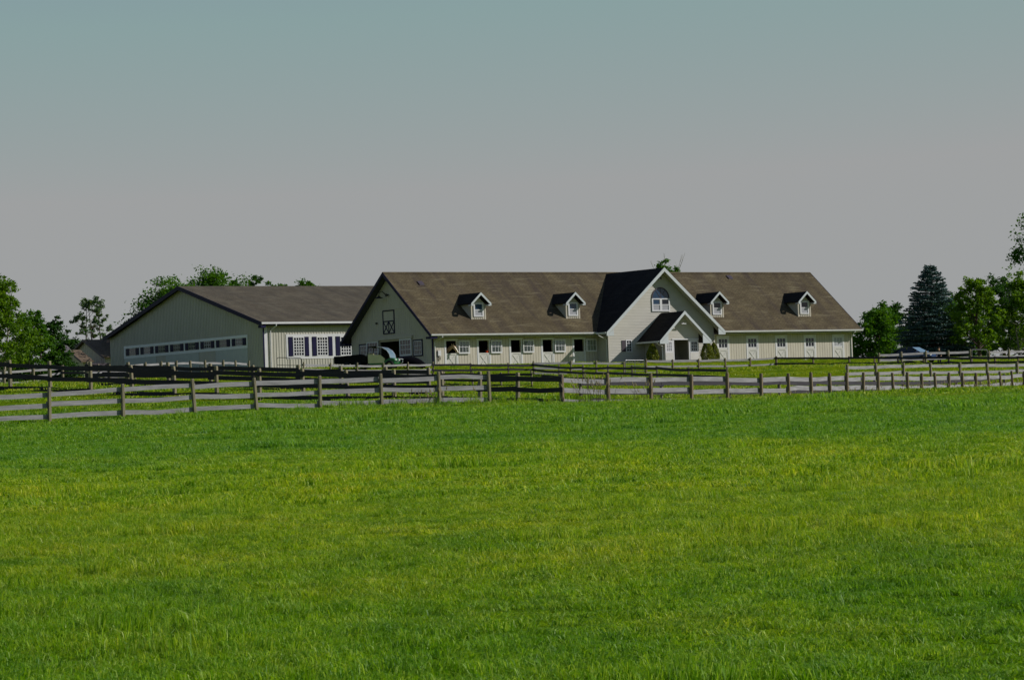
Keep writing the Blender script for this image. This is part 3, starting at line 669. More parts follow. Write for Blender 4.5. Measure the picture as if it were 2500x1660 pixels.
MB().box(-0.08, -0.04, 3.6, 7.7, 5.38, 5.46).build('loft_track', M['siding'], barn)
lamp = MB().tube([(-0.02, 7.2, 6.75), (-0.3, 7.25, 7.0), (-0.55, 7.3, 6.95), (-0.62, 7.3, 6.6)], 0.035, 6)
lamp.build('barn_lamp', M['iron'], barn)
sh_ = MB().loft([[(-0.62 + math.cos(t*math.pi/6)*r_, 7.3 + math.sin(t*math.pi/6)*r_, z_) for t in range(12)] for r_, z_ in ((0.06, 6.62), (0.12, 6.55), (0.42, 6.40))], cap=False)
sh_.build('lamp_shade', M['iron'], barn)
MB().tube([(-0.02, 6.7, 6.66), (-0.3, 6.62, 6.64)], [0.06, 0.14], 8).build('flood_light', M['iron'], barn)
MB().box(-0.16, -0.04, 8.55, 8.72, 4.2, 4.36).build('vent_cap', M['iron'], barn)
# wall box beside the first stall door
MB().box(0.42, 0.72, -0.14, -0.05, 1.05, 1.5).build('meter_box', M['white'], barn)
MB().tube([(0.5, -0.09, 1.05), (0.5, -0.09, 0.75), (0.62, -0.12, 0.7), (0.66, -0.09, 0.95)], 0.03, 6).tube([(0.38, -0.08, 1.6), (0.38, -0.08, 0.4)], 0.018, 6).build('conduit', M['iron'], barn)

# ------- dormers
def dormer(cx, upper, lower):
    d = empty('dormer'); d.parent = barn
    yf, z0, zt_, za = 0.9, 4.10, 5.62, 6.50
    sl = 0.9
    MB().box(cx - .75, cx + .75, yf, yf + .1, z0, 5.50).prism([(cx - .75, yf, 5.5), (cx + .75, yf, 5.5), (cx, yf, 5.5 + .75*sl)], [(cx - .75, yf + .1, 5.5), (cx + .75, yf + .1, 5.5), (cx, yf + .1, 5.5 + .75*sl)]).box(cx - .75, cx - .67, yf + .1, 3.2, z0, 5.5).box(cx + .67, cx + .75, yf + .1, 3.2, z0, 5.5).build('dormer_wall', M['siding'], d)
    bt = MB()
    for i in range(7):
        xx = cx - .62 + i * .21; bt.box(xx - .02, xx + .02, yf - .025, yf, z0, 4.42)
        if abs(xx - cx) < .5: bt.box(xx - .02, xx + .02, yf - .025, yf, 5.62, 5.5 + (.75 - abs(xx - cx)) * sl - .12)
    bt.box(cx - .77, cx - .66, yf - .03, yf, z0, 5.5).box(cx + .66, cx + .77, yf - .03, yf, z0, 5.5); bt.build('battens', M['batten'], d, kind='stuff')
    rf = MB()
    for sg in (-1, 1):
        A = [(cx + sg*1.03, 0.42, za - 1.03*sl), (cx + sg*1.03, 4.1, za - 1.03*sl), (cx, 4.1, za), (cx, 0.42, za)]
        rf.prism([(p[0], p[1], p[2] - .09) for p in A], A)
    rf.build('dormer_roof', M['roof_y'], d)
    fa = MB()
    for sg in (-1, 1):
        pts = [(cx + sg*1.05, za - 1.05*sl - .20), (cx + sg*1.05, za - 1.05*sl + .015), (cx, za + .02), (cx, za - .21)]
        fa.prism([(p[0], 0.38, p[1]) for p in pts], [(p[0], 0.418, p[1]) for p in pts])
        fa.box(min(cx + sg*.74, cx + sg*1.04), max(cx + sg*.74, cx + sg*1.04), 0.385, 0.9, za - 1.05*sl - .205, za - 1.05*sl - .10)
    fa.build('rake_trim', M['fascia'], d)
    fr = MB().box(cx - .52, cx + .52, yf - .07, yf - .026, 4.42, 4.52).box(cx - .52, cx + .52, yf - .07, yf - .026, 5.50, 5.62).box(cx - .52, cx - .38, yf - .07, yf - .026, 4.52, 5.5).box(cx + .38, cx + .52, yf - .07, yf - .026, 4.52, 5.5).box(cx - .38, cx + .38, yf - .06, yf - .03, 4.98, 5.05)
    fr.build('window_frame', M['white'], d)
    MB().box(cx - .38, cx + .38, yf - .03, yf - .02, 5.05, 5.5).build('upper_pane', M[upper], d)
    MB().box(cx - .38, cx + .38, yf - .03, yf - .02, 4.52, 4.98).build('lower_pane', M[lower], d)
for cx, up in ((5.44, 'glass_blue'), (15.55, 'glass_blue'), (31.72, 'glass_dark'), (42.0, 'glass_dark')): dormer(cx, up, 'pale_pane')

# ------- gabled entrance wing
WX0, WX1, WY, WC = 17.5, 29.28, -1.6, 23.39
ws = 0.859; wz = 8.50
def wzr(x): return wz - ws * abs(x - WC)
wing = empty('entrance_wing'); wing.parent = barn
mb = MB()
mb.box(WX0, 22.3, WY + .02, WY + .15, -0.5, 3.2).box(24.5, WX1, WY + .02, WY + .15, -0.5, 3.2).box(22.3, 24.5, WY + .02, WY + .15, 2.1, 3.2)
pts = [(WX0, 3.2), (WX1, 3.2), (WX1, wzr(WX1) - .2), (WC, wz - .2), (WX0, wzr(WX0) - .2)]
mb.prism([(p[0], WY + .02, p[1]) for p in pts if True], [(p[0], WY + .15, p[1]) for p in pts])
mb.box(WX0, WX0 + .15, WY + .15, 0.0, -0.5, 2.95).box(WX1 - .15, WX1, WY + .15, 0.0, -0.5, 2.95)
mb.build('wing_wall', M['clap'], wing)
cl = MB(); z = -0.45; step = 0.135
while z < wz - 0.35:
    zt_ = min(z + step, wz - .3)
    half = min((WX1 - WX0) / 2, (wz - .25 - zt_) / ws)
    segs = [(WC - half, WC + half)] if z > 2.0 else [(WX0, 22.3), (24.5, WX1)]
    for a, b2 in segs:
        cl.prism([(a, WY - .022, z), (b2, WY - .022, z), (b2, WY + .018, z), (a, WY + .018, z)], [(a, WY + .004, zt_), (b2, WY + .004, zt_), (b2, WY + .018, zt_), (a, WY + .018, zt_)])
    if z < 2.75:
        for xx, sg in ((WX0, -1), (WX1, 1)):
            a = xx + sg * .022; cl.prism([(a, WY, z), (xx, WY, z), (xx, 0, z), (a, 0, z)], [(xx + sg*.004, WY, zt_), (xx, WY, zt_), (xx, 0, zt_), (xx + sg*.004, 0, zt_)])
    z += step
cl.build('clapboards', M['clap'], wing, kind='stuff')
def gable_roof(parent, cx, zc, half, y0, y1, sl, th, mat, name='wing_roof'):
    rf = MB()
    for sg in (-1, 1):
        A = [(cx + sg*half, y0, zc - half*sl), (cx + sg*half, y1, zc - half*sl), (cx, y1, zc), (cx, y0, zc)]
        rf.prism([(p[0], p[1], p[2] - th) for p in A], A)
    return rf.build(name, mat, parent)
def gable_trim(parent, cx, zc, half, yf, yw, wallhalf, sl, depth, th):
    fa = MB()
    for sg in (-1, 1):
        h = half + .02
        pts = [(cx + sg*h, zc - h*sl - depth*.9), (cx + sg*h, zc - h*sl + .015), (cx, zc + .02), (cx, zc - depth)]
        fa.prism([(p[0], yf - .04, p[1]) for p in pts], [(p[0], yf - .002, p[1]) for p in pts])
        tri = [(cx + sg*h, zc - h*sl - depth*.9), (cx + sg*(wallhalf - .05), zc - h*sl - depth*.9), (cx + sg*(wallhalf - .05), zc - wallhalf*sl - depth)]
        fa.prism([(p[0], yf - .032, p[1]) for p in tri], [(p[0], yf - .004, p[1]) for p in tri])
    fa.build('rake_trim', M['fascia'], parent)
    so = MB()
    for sg in (-1, 1):
        A = [(cx + sg*half, yf, zc - half*sl - th - .03), (cx + sg*half, yw, zc - half*sl - th - .03), (cx, yw, zc - th - .03), (cx, yf, zc - th - .03)]
        so.prism([(p[0], p[1], p[2] - .02) for p in A], A)
    so.build('rake_soffit', M['soffit'], parent)
    for sg in (-1, 1):
        a, b2 = sorted((cx + sg*(wallhalf + .03), cx + sg*(half - .01))); zb = zc - half*sl - depth*.85
        MB().box(a, b2, yf + .01, yw, zb, zb + .12).build('eave_return', M['shutter'], parent)
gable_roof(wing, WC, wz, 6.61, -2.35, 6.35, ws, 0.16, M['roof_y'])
gable_trim(wing, WC, wz, 6.61, -2.35, WY, 5.9, ws, 0.34, 0.16)
MB().prism([(16.66, -2.3, 2.68), (16.66, -2.3, 2.83), (16.76, -2.3, 2.83), (16.76, -2.3, 2.68)], [(16.66, -0.95, 2.68), (16.66, -0.95, 2.83), (16.76, -0.95, 2.83), (16.76, -0.95, 2.68)]).build('gutter', M['white'], wing)
downspout(wing, [(16.72, -1.2, 2.68), (16.72, -1.2, 2.58), (17.40, -1.45, 2.2), (17.40, -1.45, 0.0)], M['white'])
for xa_ in (17.42, WX1 - .07): MB().box(xa_, xa_ + .14, WY - .05, WY - .023, -0.4, 2.6).build('corner_board', M['clap'], wing)
# arched window over a pair of sash windows
aw = empty('arched_window'); aw.parent = barn
ar = MB(); n = 18; ri, ro = 0.90, 0.99
for i in range(n):
    t0, t1 = math.pi * i / n, math.pi * (i + 1) / n
    q = [(WC + ri*math.cos(t0), 5.80 + ri*math.sin(t0)), (WC + ro*math.cos(t0), 5.80 + ro*math.sin(t0)), (WC + ro*math.cos(t1), 5.80 + ro*math.sin(t1)), (WC + ri*math.cos(t1), 5.80 + ri*math.sin(t1))]
    ar.prism([(p[0], WY - .08, p[1]) for p in q], [(p[0], WY - .024, p[1]) for p in q])
ar.build('arch_frame', M['shutter'], aw)
q = [(WC + ri*math.cos(math.pi*i/n), 5.80 + ri*math.sin(math.pi*i/n)) for i in range(n + 1)]
MB().prism([(p[0], WY - .04, p[1]) for p in q], [(p[0], WY - .025, p[1]) for p in q]).build('arch_pane', M['glass_blue'], aw)
sp_ = MB()
for t in (0.3, 0.5, 0.7): sp_.bar((WC, WY - .05, 5.82), (WC + ri*math.cos(math.pi*t), WY - .05, 5.80 + ri*math.sin(math.pi*t)), 0.03, 0.02, up=(0, 1, 0))
sp_.build('spokes', M['shutter'], aw)
fr = MB().box(WC - 1.0, WC + 1.0, WY - .09, WY - .024, 5.70, 5.80).box(WC - 1.0, WC + 1.0, WY - .09, WY - .024, 4.64, 4.76).box(WC - 1.0, WC - .86, WY - .09, WY - .024, 4.76, 5.7).box(WC + .86, WC + 1.0, WY - .09, WY - .024, 4.76, 5.7).box(WC - .12, WC + .12, WY - .09, WY - .024, 4.76, 5.7).box(WC - .86, WC - .12, WY - .08, WY - .03, 5.20, 5.27).box(WC + .12, WC + .86, WY - .08, WY - .03, 5.20, 5.27)
fr.build('sash_frame', M['white'], aw)
for a, b2, um in ((WC - .86, WC - .12, 'glass_blue'), (WC + .12, WC + .86, 'glass_dark')):
    MB().box(a, b2, WY - .05, WY - .03, 5.27, 5.70).build('upper_pane', M[um], aw); MB().box(a, b2, WY - .05, WY - .03, 4.76, 5.20).build('lower_pane', M['pale_pane'], aw)
sw = empty('shuttered_window'); sw.parent = barn
grid_sash(sw, 'sash', 'x', 19.36, 20.02, 1.06, 2.16, WY - .024, 2, 4, M['white'], M['glass_dark'], 0.09, 0.04, 0.05)
MB().box(18.92, 19.33, WY - .06, WY - .024, 1.12, 2.10).build('shutter', M['shutter'], sw)
MB().box(WC - .3, WC - .22, WY - .35, WY - .024, 7.55, 7.62).box(WC - .42, WC - .10, WY - .45, WY - .35, 7.50, 7.66).build('gable_flood_light', M['iron'], wing)
# ------- entry porch
PX0, PX1, PY, PC, ps, pz = 21.45, 25.35, -4.4, 23.4, 0.912, 4.50
porch = empty('entry_porch'); porch.parent = barn
mb = MB(); wall_xz(mb, PX0, PX1, -0.5, 2.25, PY, PY + .12, [(22.55, 24.2, -0.5, 1.96)])
pts = [(PX0, 2.25), (PX1, 2.25), (PX1, pz - ps*1.95 - .15), (PC, pz - .15), (PX0, pz - ps*1.95 - .15)]
mb.prism([(p[0], PY, p[1]) for p in pts], [(p[0], PY + .12, p[1]) for p in pts])
mb.box(PX0, PX0 + .12, PY + .12, WY - .03, -0.5, 2.4).box(PX1 - .12, PX1, PY + .12, WY - .03, -0.5, 2.4)
mb.build('porch_wall', M['clap'], porch)
cl = MB(); z = 2.0
while z < pz - 0.4:
    zt_ = z + .13; half = min(1.95, (pz - .2 - zt_) / ps); cl.prism([(PC - half, PY - .02, z), (PC + half, PY - .02, z), (PC + half, PY - .002, z), (PC - half, PY - .002, z)], [(PC - half, PY - .005, zt_), (PC + half, PY - .005, zt_), (PC + half, PY - .002, zt_), (PC - half, PY - .002, zt_)]); z += .13
cl.build('clapboards', M['clap'], porch, kind='stuff')
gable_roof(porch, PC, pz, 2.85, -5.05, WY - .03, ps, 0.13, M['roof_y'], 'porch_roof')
gable_trim(porch, PC, pz, 2.85, -5.05, PY, 1.97, ps, 0.28, 0.13)
MB().box(20.44, 20.54, -5.0, WY - .1, 1.76, 1.90).build('gutter', M['white'], porch)
downspout(porch, [(20.5, -4.7, 1.76), (20.5, -4.7, 1.66), (21.36, -4.3, 1.45), (21.36, -4.3, -0.1)], M['white'], 0.05)
MB().box(22.45, 22.55, PY - .06, PY - .001, -0.3, 1.96).box(24.2, 24.3, PY - .06, PY - .001, -0.3, 1.96).box(22.35, 25.3, PY - .09, PY - .025, 1.98, 2.08).build('door_trim', M['white'], porch)
for x0, x1, gm_ in ((21.55, 22.42, 'pale_pane'), (24.32, 25.25, 'glass_dark')):
    dr = empty('porch_door'); dr.parent = barn
    grid_sash(dr, 'sash', 'x', x0, x1, 0.85, 1.95, PY - .025, 3, 3, M['white'], M[gm_], 0.16, 0.04, 0.05)
    MB().box(x0, x1, PY - .075, PY - .025, -0.25, 0.85).build('lower_panel', M['door'], dr)
MB().box(PC - .25, PC + .25, PY - .5, PY - .4, 3.35, 3.42).box(PC - .03, PC + .03, PY - .45, PY - .02, 3.42, 3.47).build('porch_lamp', M['white'], porch)
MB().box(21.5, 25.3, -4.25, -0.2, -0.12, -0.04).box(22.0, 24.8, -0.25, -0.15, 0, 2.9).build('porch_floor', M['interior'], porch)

# ------------------------------------------------------------------ riding arena
arena = empty('riding_arena', (PA[0], PA[1], PAD), TH)
tag(arena, 'wide cream riding arena building with low grey roof and shuttered windows', 'arena building')
AW, AL, AE, AS = 30.0, 45.0, 5.72, 0.276
def zar(y): return AE + AS * (min(y, AW - y) + 0.55)
mb = MB(); wall_xz(mb, 0, AL, -0.7, AE - .05, 0, 0.15); mb.build('front_wall', M['metal_wall'], arena)
pts = [(0.15, -0.7), (AW - .15, -0.7), (AW - .15, zar(AW) - .3), (AW/2, zar(AW/2) - .2), (0.15, zar(0) - .3)]
MB().prism([(0, p[0], p[1]) for p in pts], [(0.15, p[0], p[1]) for p in pts]).build('gable_wall', M['metal_wall'], arena)
MB().prism([(AL - .15, p[0], p[1]) for p in pts], [(AL, p[0], p[1]) for p in pts]).box(0, AL, AW - .15, AW, -0.7, AE - .05).build('rear_walls', M['metal_wall'], arena)
rb_ = MB(); x = 0.25
while x < 20:
    if 2.45 < x < 12.2: rb_.box(x - .025, x + .025, -0.03, 0, -0.6, 2.2).box(x - .025, x + .025, -0.03, 0, 4.58, 5.6)
    else: rb_.box(x - .025, x + .025, -0.03, 0, -0.6, 5.6)
    x += 0.3
y = 0.3
while y < AW:
    if 2.8 < y < 27.2: rb_.box(-0.03, 0, y - .025, y + .025, 4.66, zar(y) - .3).box(-0.03, 0, y - .025, y + .025, -0.6, 0.4)
    else: rb_.box(-0.03, 0, y - .025, y + .025, -0.6, zar(y) - .3)
    y += 0.3
rb_.build('wall_ribs', M['metal_wall'], arena, kind='stuff')
rf = MB(); slab(rf, (-0.5, -0.55, AE), (AL + .5, -0.55, AE), (-0.5, AW/2, zar(AW/2)), (AL + .5, AW/2, zar(AW/2)), 0.16); roof_a = rf.build('roof', M['roof_arena'], arena)
rf = MB(); slab(rf, (-0.5, AW + .55, AE), (AL + .5, AW + .55, AE), (-0.5, AW/2 + .002, zar(AW/2)), (AL + .5, AW/2 + .002, zar(AW/2)), 0.16); rf.build('back_slope', M['roof_arena'], roof_a)
for sg in (0, 1):
    ye = -0.6 if sg == 0 else AW + .6; c = (AW/2, zar(AW/2) + .02); za = AE - .05*AS
    pts = [(ye, za - .38), (ye, za + .02), c, (c[0], c[1] - .40)]
    MB().prism([(-0.54, p[0], p[1]) for p in pts], [(-0.5, p[0], p[1]) for p in pts]).build('rake_board', M['navy'], roof_a)
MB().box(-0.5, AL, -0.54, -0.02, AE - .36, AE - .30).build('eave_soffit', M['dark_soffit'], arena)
MB().box(-0.5, AL + .5, -0.68, -0.57, AE - .20, AE - .02).build('gutter', M['white'], arena)
MB().box(-0.52, -0.02, -0.58, -0.02, AE - .55, AE - .30).build('eave_return', M['navy'], arena)
downspout(arena, [(1.1, -0.62, AE - .2), (1.1, -0.62, AE - .36), (0.75, -0.10, AE - .8), (0.75, -0.10, 0)], M['white'], 0.06)
MB().box(-0.05, 0.1, -0.05, -0.002, -0.6, 5.3).build('corner_board', M['navy'], arena)
MB().box(0.1, 0.42, -0.045, -0.002, -0.6, 5.3).build('corner_trim', M['white'], arena)
# big shuttered windows in the lit front wall
MB().box(2.5, 12.1, -0.035, -0.001, 2.22, 2.46).box(2.5, 12.1, -0.035, -0.001, 4.30, 4.55).box(2.5, 2.72, -0.035, -0.001, 2.46, 4.30).build('window_band', M['white'], arena)
for k in range(4):
    x = 2.74 + 2.64 * k - (0 if k else 0)
    wd = empty('shuttered_window'); wd.parent = arena
    MB().box(x, x + .44, -0.07, -0.002, 2.47, 4.29).build('shutter', M['navy'], wd); MB().box(x + 1.82, x + 2.26, -0.07, -0.002, 2.47, 4.29).build('shutter', M['navy'], wd)
    grid_sash(wd, 'sash', 'x', x + .52, x + 1.76, 2.46, 4.30, -0.002, 4, 6, M['white'], M['glass_dark'], 0.09, 0.07, 0.05)
    MB().box(x + 2.26, x + 2.62, -0.03, -0.001, 2.46, 4.30).build('white_panel', M['white'], wd)
# strip of small shuttered windows along the shaded gable
MB().box(-0.06, -0.001, 2.85, 27.1, 4.43, 4.68).box(-0.06, -0.001, 2.85, 27.1, 3.42, 3.68).box(-0.06, -0.001, 2.85, 3.0, 3.66, 4.45).box(-0.06, -0.001, 26.95, 27.1, 3.66, 4.45).build('window_strip', M['bright_white'], arena)
for k in range(8):
    y0 = 3.05 + 2.99 * k
    wd = empty('strip_window'); wd.parent = arena
    MB().box(-0.05, -0.002, y0 + 2.80, y0 + 2.97, 3.66, 4.45).build('mullion', M['bright_white'], wd)
    MB().box(-0.07, -0.002, y0 + .12, y0 + .70, 3.72, 4.40).build('shutter', M['navy'], wd); MB().box(-0.07, -0.002, y0 + 2.08, y0 + 2.66, 3.72, 4.40).build('shutter', M['navy'], wd)
    grid_sash(wd, 'sash', 'y', y0 + .72, y0 + 2.06, 3.70, 4.42, -0.004, 3, 2, M['white'] if k in (0, 2, 6) else M['soffit'], M['band_pane'], 0.05, 0.035, 0.035)
for y0, y1, mt in ((2.9, 8.9, 'panel'), (8.95, 12.1, 'metal_wall'), (12.15, 18.6, 'panel'), (18.65, 20.5, 'metal_wall'), (20.55, 27.0, 'panel')):
    MB().box(-0.05 if mt == 'panel' else -0.035, -0.001, y0, y1, 0.4, 3.41).build('wall_panel', M[mt], arena)

# ------------------------------------------------------------------ house behind the arena
hx, hy = -47.3, 395.0; hz0 = gz(hx, hy)
house = empty('small_house', (hx, hy, hz0), TH)
tag(house, 'small house with tan shingle roof and two grey gables left of the arena', 'house')
def hgable(parent, x0, x1, yc, half, zc, sl, nm):
    """house block with its ridge along x and its gable facing -x"""
    pts = [(yc - half, -0.5), (yc + half, -0.5), (yc + half, zc - half*sl), (yc, zc), (yc - half, zc - half*sl)]
    MB().prism([(x0, p[0], p[1]) for p in pts], [(x1, p[0], p[1]) for p in pts]).build(nm, M['siding'], parent)
    bt = MB(); y = yc - half + .03
    while y < yc + half - .3: bt.box(x0 - .05, x0 - .001, y, y + .34, 0, zc - sl * abs(y + .17 - yc) - .12); y += .40
    bt.build('boards', M['batten'], parent, kind='stuff')
    rf = MB(); h = half + .4
    for sg in (-1, 1):
        A_ = [(x0 - .45, yc + sg*h, zc - h*sl + .15), (x1 + .3, yc + sg*h, zc - h*sl + .15), (x1 + .3, yc, zc + .15), (x0 - .45, yc, zc + .15)]
        rf.prism([(p[0], p[1], p[2] - .13) for p in A_], A_)
    r_ = rf.build('gable_roof', M['roof_house'], parent)
    fa = MB()
    for sg in (-1, 1):
        q = [(yc + sg*(h + .01), zc - h*sl - .06), (yc + sg*(h + .01), zc - h*sl + .16), (yc, zc + .17), (yc, zc - .06)]
        fa.prism([(x0 - .49, p[0], p[1]) for p in q], [(x0 - .452, p[0], p[1]) for p in q])
    fa.build('rake_board', M['shutter'], r_)
hgable(house, 0, 13, 0, 4.3, 16.28 - hz0, 0.45, 'rear_gable')
hgable(house, -3.7, -2.9, -3.5, 2.6, 15.02 - hz0, 0.45, 'front_gable')
MB().box(-2.88, -0.06, -5.6, -1.4, -0.5, 13.6 - hz0).build('link_block', M['shutter'], house)  # dark colour stands in for the shadow on the link roof
dsh = MB(); R_ = 0.75
rings = [[(R_*math.sin(a)*math.cos(2*math.pi*k/14), -R_*math.sin(a)*math.sin(2*math.pi*k/14)*.9, 0.25*(1 - math.cos(a*1.2))) for k in range(14)] for a in (0.05, 0.5, 1.0, 1.5)]
dish = empty('satellite_dish', (-48.7, 386.5, 14.95), R(30)); tag(dish, 'dark satellite dish standing by the small house', 'satellite dish')
ds = dsh.loft(rings, cap=True).build('reflector', M['shutter'], dish); ds.rotation_euler = (R(55), 0, R(25))
MB().tube([(0, 0.1, -14.95 + gz(-48.7, 386.5)), (0, 0.1, -0.15)], 0.06, 8).build('mast', M['steel'], dish)
MB().tube([(0, -0.05, 0.02), (0.1, -0.55, 0.42)], 0.03, 6).tube([(0.1, -0.55, 0.42), (0.12, -0.66, 0.46)], 0.07, 6).build('feed_arm', M['shutter'], dish)
# ------------------------------------------------------------------ fences
RND = random.Random(7)
post_meshes = {}
def post_mesh(mat, w=0.12, h=1.32):
    key = (mat, w, h)
    if key not in post_meshes:
        a = w / 2; b_ = a * 0.93
        rings = []
        for z, s in ((-0.35, a), (0.5, a * .99), (h - .03, b_), (h, b_ * .8)):
            rings.append([(s, s*.75, z), (s*.75, s, z), (-s*.75, s, z), (-s, s*.75, z), (-s, -s*.75, z), (-s*.75, -s, z), (s*.75, -s, z), (s, -s*.75, z)])
        m = MB().loft(rings).mesh('post'); m.materials.append(M[mat]); post_meshes[key] = m
    return post_meshes[key]
def fence(line, label, rail_mat, post_mat='post', side=-1, rails=(0.93, 0.54, 0.14), w=0.12, h=1.13, rh=0.15, grow=0.0, leans=None, skip=(), rt=0.03, jit=0.026):
    """board fence; side -1 puts the boards on the camera side of the posts, +1 on the far side"""
    pts = [(x, y, gz(x, y)) for x, y in line]
    root = empty('board_fence', pts[0]); tag(root, label, 'fence', 'board fences around the paddocks')
    ox, oy, oz = pts[0]
    for i, (x, y, z) in enumerate(pts):
        o = bpy.data.objects.new('post', post_mesh(post_mat, w, h)); COL.objects.link(o); o.parent = root
        o.location = (x - ox, y - oy, z - oz)
        j = min(i, len(pts) - 2); ang = math.atan2(pts[j+1][1] - pts[j][1], pts[j+1][0] - pts[j][0])
        o.rotation_euler = (RND.gauss(0, .02), RND.gauss(0, .022) + (leans or {}).get(i, 0), ang + RND.gauss(0, .08))
        o.scale = (1, 1, RND.uniform(0.98, 1.04) * (1 + grow * i / (len(pts) - 1)))
    for i in range(len(pts) - 1):
        if i in skip: continue
        p, q = Vector(pts[i]), Vector(pts[i+1]); d = (q - p); d.z = 0; d.normalize()
        nrm = Vector((d.y, -d.x, 0))
        if nrm.y > 0: nrm = -nrm               # towards the camera
        off = nrm * (-side) * (w / 2 + rt / 2 + 0.004)
        for k, hgt in enumerate(rails):
            j0, j1 = RND.gauss(0, jit), RND.gauss(0, jit); over = 0.06 + RND.random() * .04
            st = 0.004 * ((i + k) % 2); g0 = 1 + grow * i / (len(pts) - 1); g1 = 1 + grow * (i + 1) / (len(pts) - 1)
            A = p - d * over + off + Vector((0, 0, hgt * g0 + j0)) + nrm * st; B = q + d * over + off + Vector((0, 0, hgt * g1 + j1)) + nrm * st
            mid = (A + B) / 2 + Vector((0, 0, RND.gauss(-0.012, .02))) + nrm * RND.gauss(0, .012)
            mbx = MB(); hh = rh * RND.uniform(.93, 1.05) / 2; tt = nrm * (rt / 2)
            rings = []
            for c in (A, A.lerp(mid, .5) * 1.0, mid, mid.lerp(B, .5), B):
                c = c - Vector((ox, oy, oz)); rings.append([c - tt - Vector((0, 0, hh)), c + tt - Vector((0, 0, hh)), c + tt + Vector((0, 0, hh)), c - tt + Vector((0, 0, hh))])
            mbx.loft(rings).build('rail', M[rail_mat], root)
    return root
fence(FENCES['F1'], 'near grey three-board fence along the left front of the pasture', 'wood_lt', side=1, leans={5: -0.10}, w=0.105, h=1.17, rails=(0.97, 0.60, 0.21))
fence(FENCES['F2'], 'grey board fence receding to the right from the brown corner post', 'wood_lt', 'post_br', side=1, w=0.115, h=1.15, rails=(0.93, 0.53, 0.14), rh=0.17)
fence(FENCES['F3'], 'dark board fence running far left from the brown corner post, nearer of the dark pair', 'wood_shade', side=-1, w=0.135, rh=0.18, grow=0.18)
fence(FENCES['F4'], 'dark board fence just behind the other dark fence on the left', 'wood_shade', side=-1, w=0.14, rh=0.18)
fence(FENCES['F4R'], 'short dark board fence in the gap between the two front fences', 'wood_shade', side=-1, w=0.12, rh=0.17)
fence(FENCES['F5'], 'dark board fence slanting down from the stall doors to the right', 'wood_shade', side=-1, w=0.12, rh=0.18, grow=0.12)
fence(FENCES['F6L'], 'pale board fence in front of the green utility vehicle', 'wood_lt', side=1, w=0.11, h=1.22, rails=(1.0, 0.62, 0.24))
fence(FENCES['F6D'], 'thin dark board fence in front of the open stall doors', 'wood_shade', 'post_br', side=-1, w=0.11, rh=0.17)
fence(FENCES['F6R'], 'pale board fence left of the galvanised gate before the entrance', 'wood_lt', side=1, w=0.12, h=1.24, rails=(1.06, 0.66, 0.26))
fence(FENCES['F6S'], 'pale board fence right of the galvanised gate before the entrance', 'wood_lt', 'post_br', side=1, w=0.12, h=1.42, rails=(1.27, 0.80, 0.32))
fence(FENCES['F6T'], 'dark board fence running right from the closed stall doors', 'wood_shade', 'post_br', side=-1, w=0.13, rh=0.17, h=1.44, rails=(1.27, 0.80, 0.34), grow=-0.30)
fence(FENCES['F7A'], 'pale two-board fence in front of the blue car', 'wood_lt', side=1, w=0.15, rails=(1.12, 0.68, 0.26), h=1.32, rh=0.19, grow=0.06)
fence(FENCES['F7B'], 'pale two-board fence at the right edge beyond the wire gate', 'wood_lt', side=1, w=0.15, rails=(1.12, 0.68), h=1.32, rh=0.19)
fence(FENCES['F8'], 'pale board fence in the right paddock behind the front fence', 'wood_lt', side=1, w=0.13, rh=0.18)
F12 = [(x - 0.9, y + 5.2) for x, y in FENCES['F2'][1::2]]
fence(F12, 'low dark board fence seen between the boards of the receding front fence', 'wood_shade', side=-1, w=0.11, h=0.92, rails=(0.76, 0.40, 0.10), rh=0.17)
fence(FENCES['F9'], 'pale board fence below the window strip of the arena', 'wood_lt', side=1, w=0.13)
fence(FENCES['F10'], 'pale board fence at the left edge behind the dark fences', 'wood_lt', side=1, w=0.14)
fence(FENCES['F11'], 'dark board fence joining the pale fences at far left', 'wood_shade', side=-1, w=0.13, rh=0.17)

def tube_gate(name, label, a, b, hgt, bars, mat, r=0.025, stiles=1):
    """tubular farm gate with rounded top corners between two ground points"""
    ax, ay = a; bx, by = b; za, zb = gz(ax, ay), gz(bx, by)
    root = empty(name, (ax, ay, za)); tag(root, label, 'gate')
    d = Vector((bx - ax, by - ay, zb - za)); n = d.normalized(); Ln = d.length; c = .14
    fr = MB().tube([(0, 0, .18), (0, 0, hgt - c), n * c * .3 + Vector((0, 0, hgt - c * .3)), n * c + Vector((0, 0, hgt)), n * (Ln - c) + Vector((0, 0, hgt)), n * (Ln - c * .3) + Vector((0, 0, hgt - c * .3)), n * Ln + Vector((0, 0, hgt - c)), n * Ln + Vector((0, 0, .18)), Vector((0, 0, .18))], r * 1.25, 8)
    fr.build('gate_frame', M[mat], root)
    for k in range(bars):
        z = .18 + (hgt - .18) * (k + 1) / (bars + 1)
        MB().tube([Vector((0, 0, z)), n * Ln + Vector((0, 0, z))], r, 6).build('bar', M['iron'], root)
    for k in range(stiles):
        p = n * Ln * (k + 1) / (stiles + 1); MB().tube([p + Vector((0, 0, .18)), p + Vector((0, 0, hgt))], r, 6).build('stile', M[mat], root)
    return root
gL = FENCES['F6R'][-1]; gR = FENCES['F6S'][0]
tube_gate('farm_gate', 'galvanised tubular gate in the pale fence before the entrance porch', (gL[0] + .12, gL[1]), (gR[0] - .12, gR[1]), 1.32, 4, 'steel', 0.03)
tube_gate('arena_gate', 'dark tubular gate with rounded corners in front of the arena wall', (-18.4, 277.5), (-16.5, 278.2), 1.35, 1, 'iron', 0.022)
g7a = FENCES['F7A'][-1]; g7b = FENCES['F7B'][0]
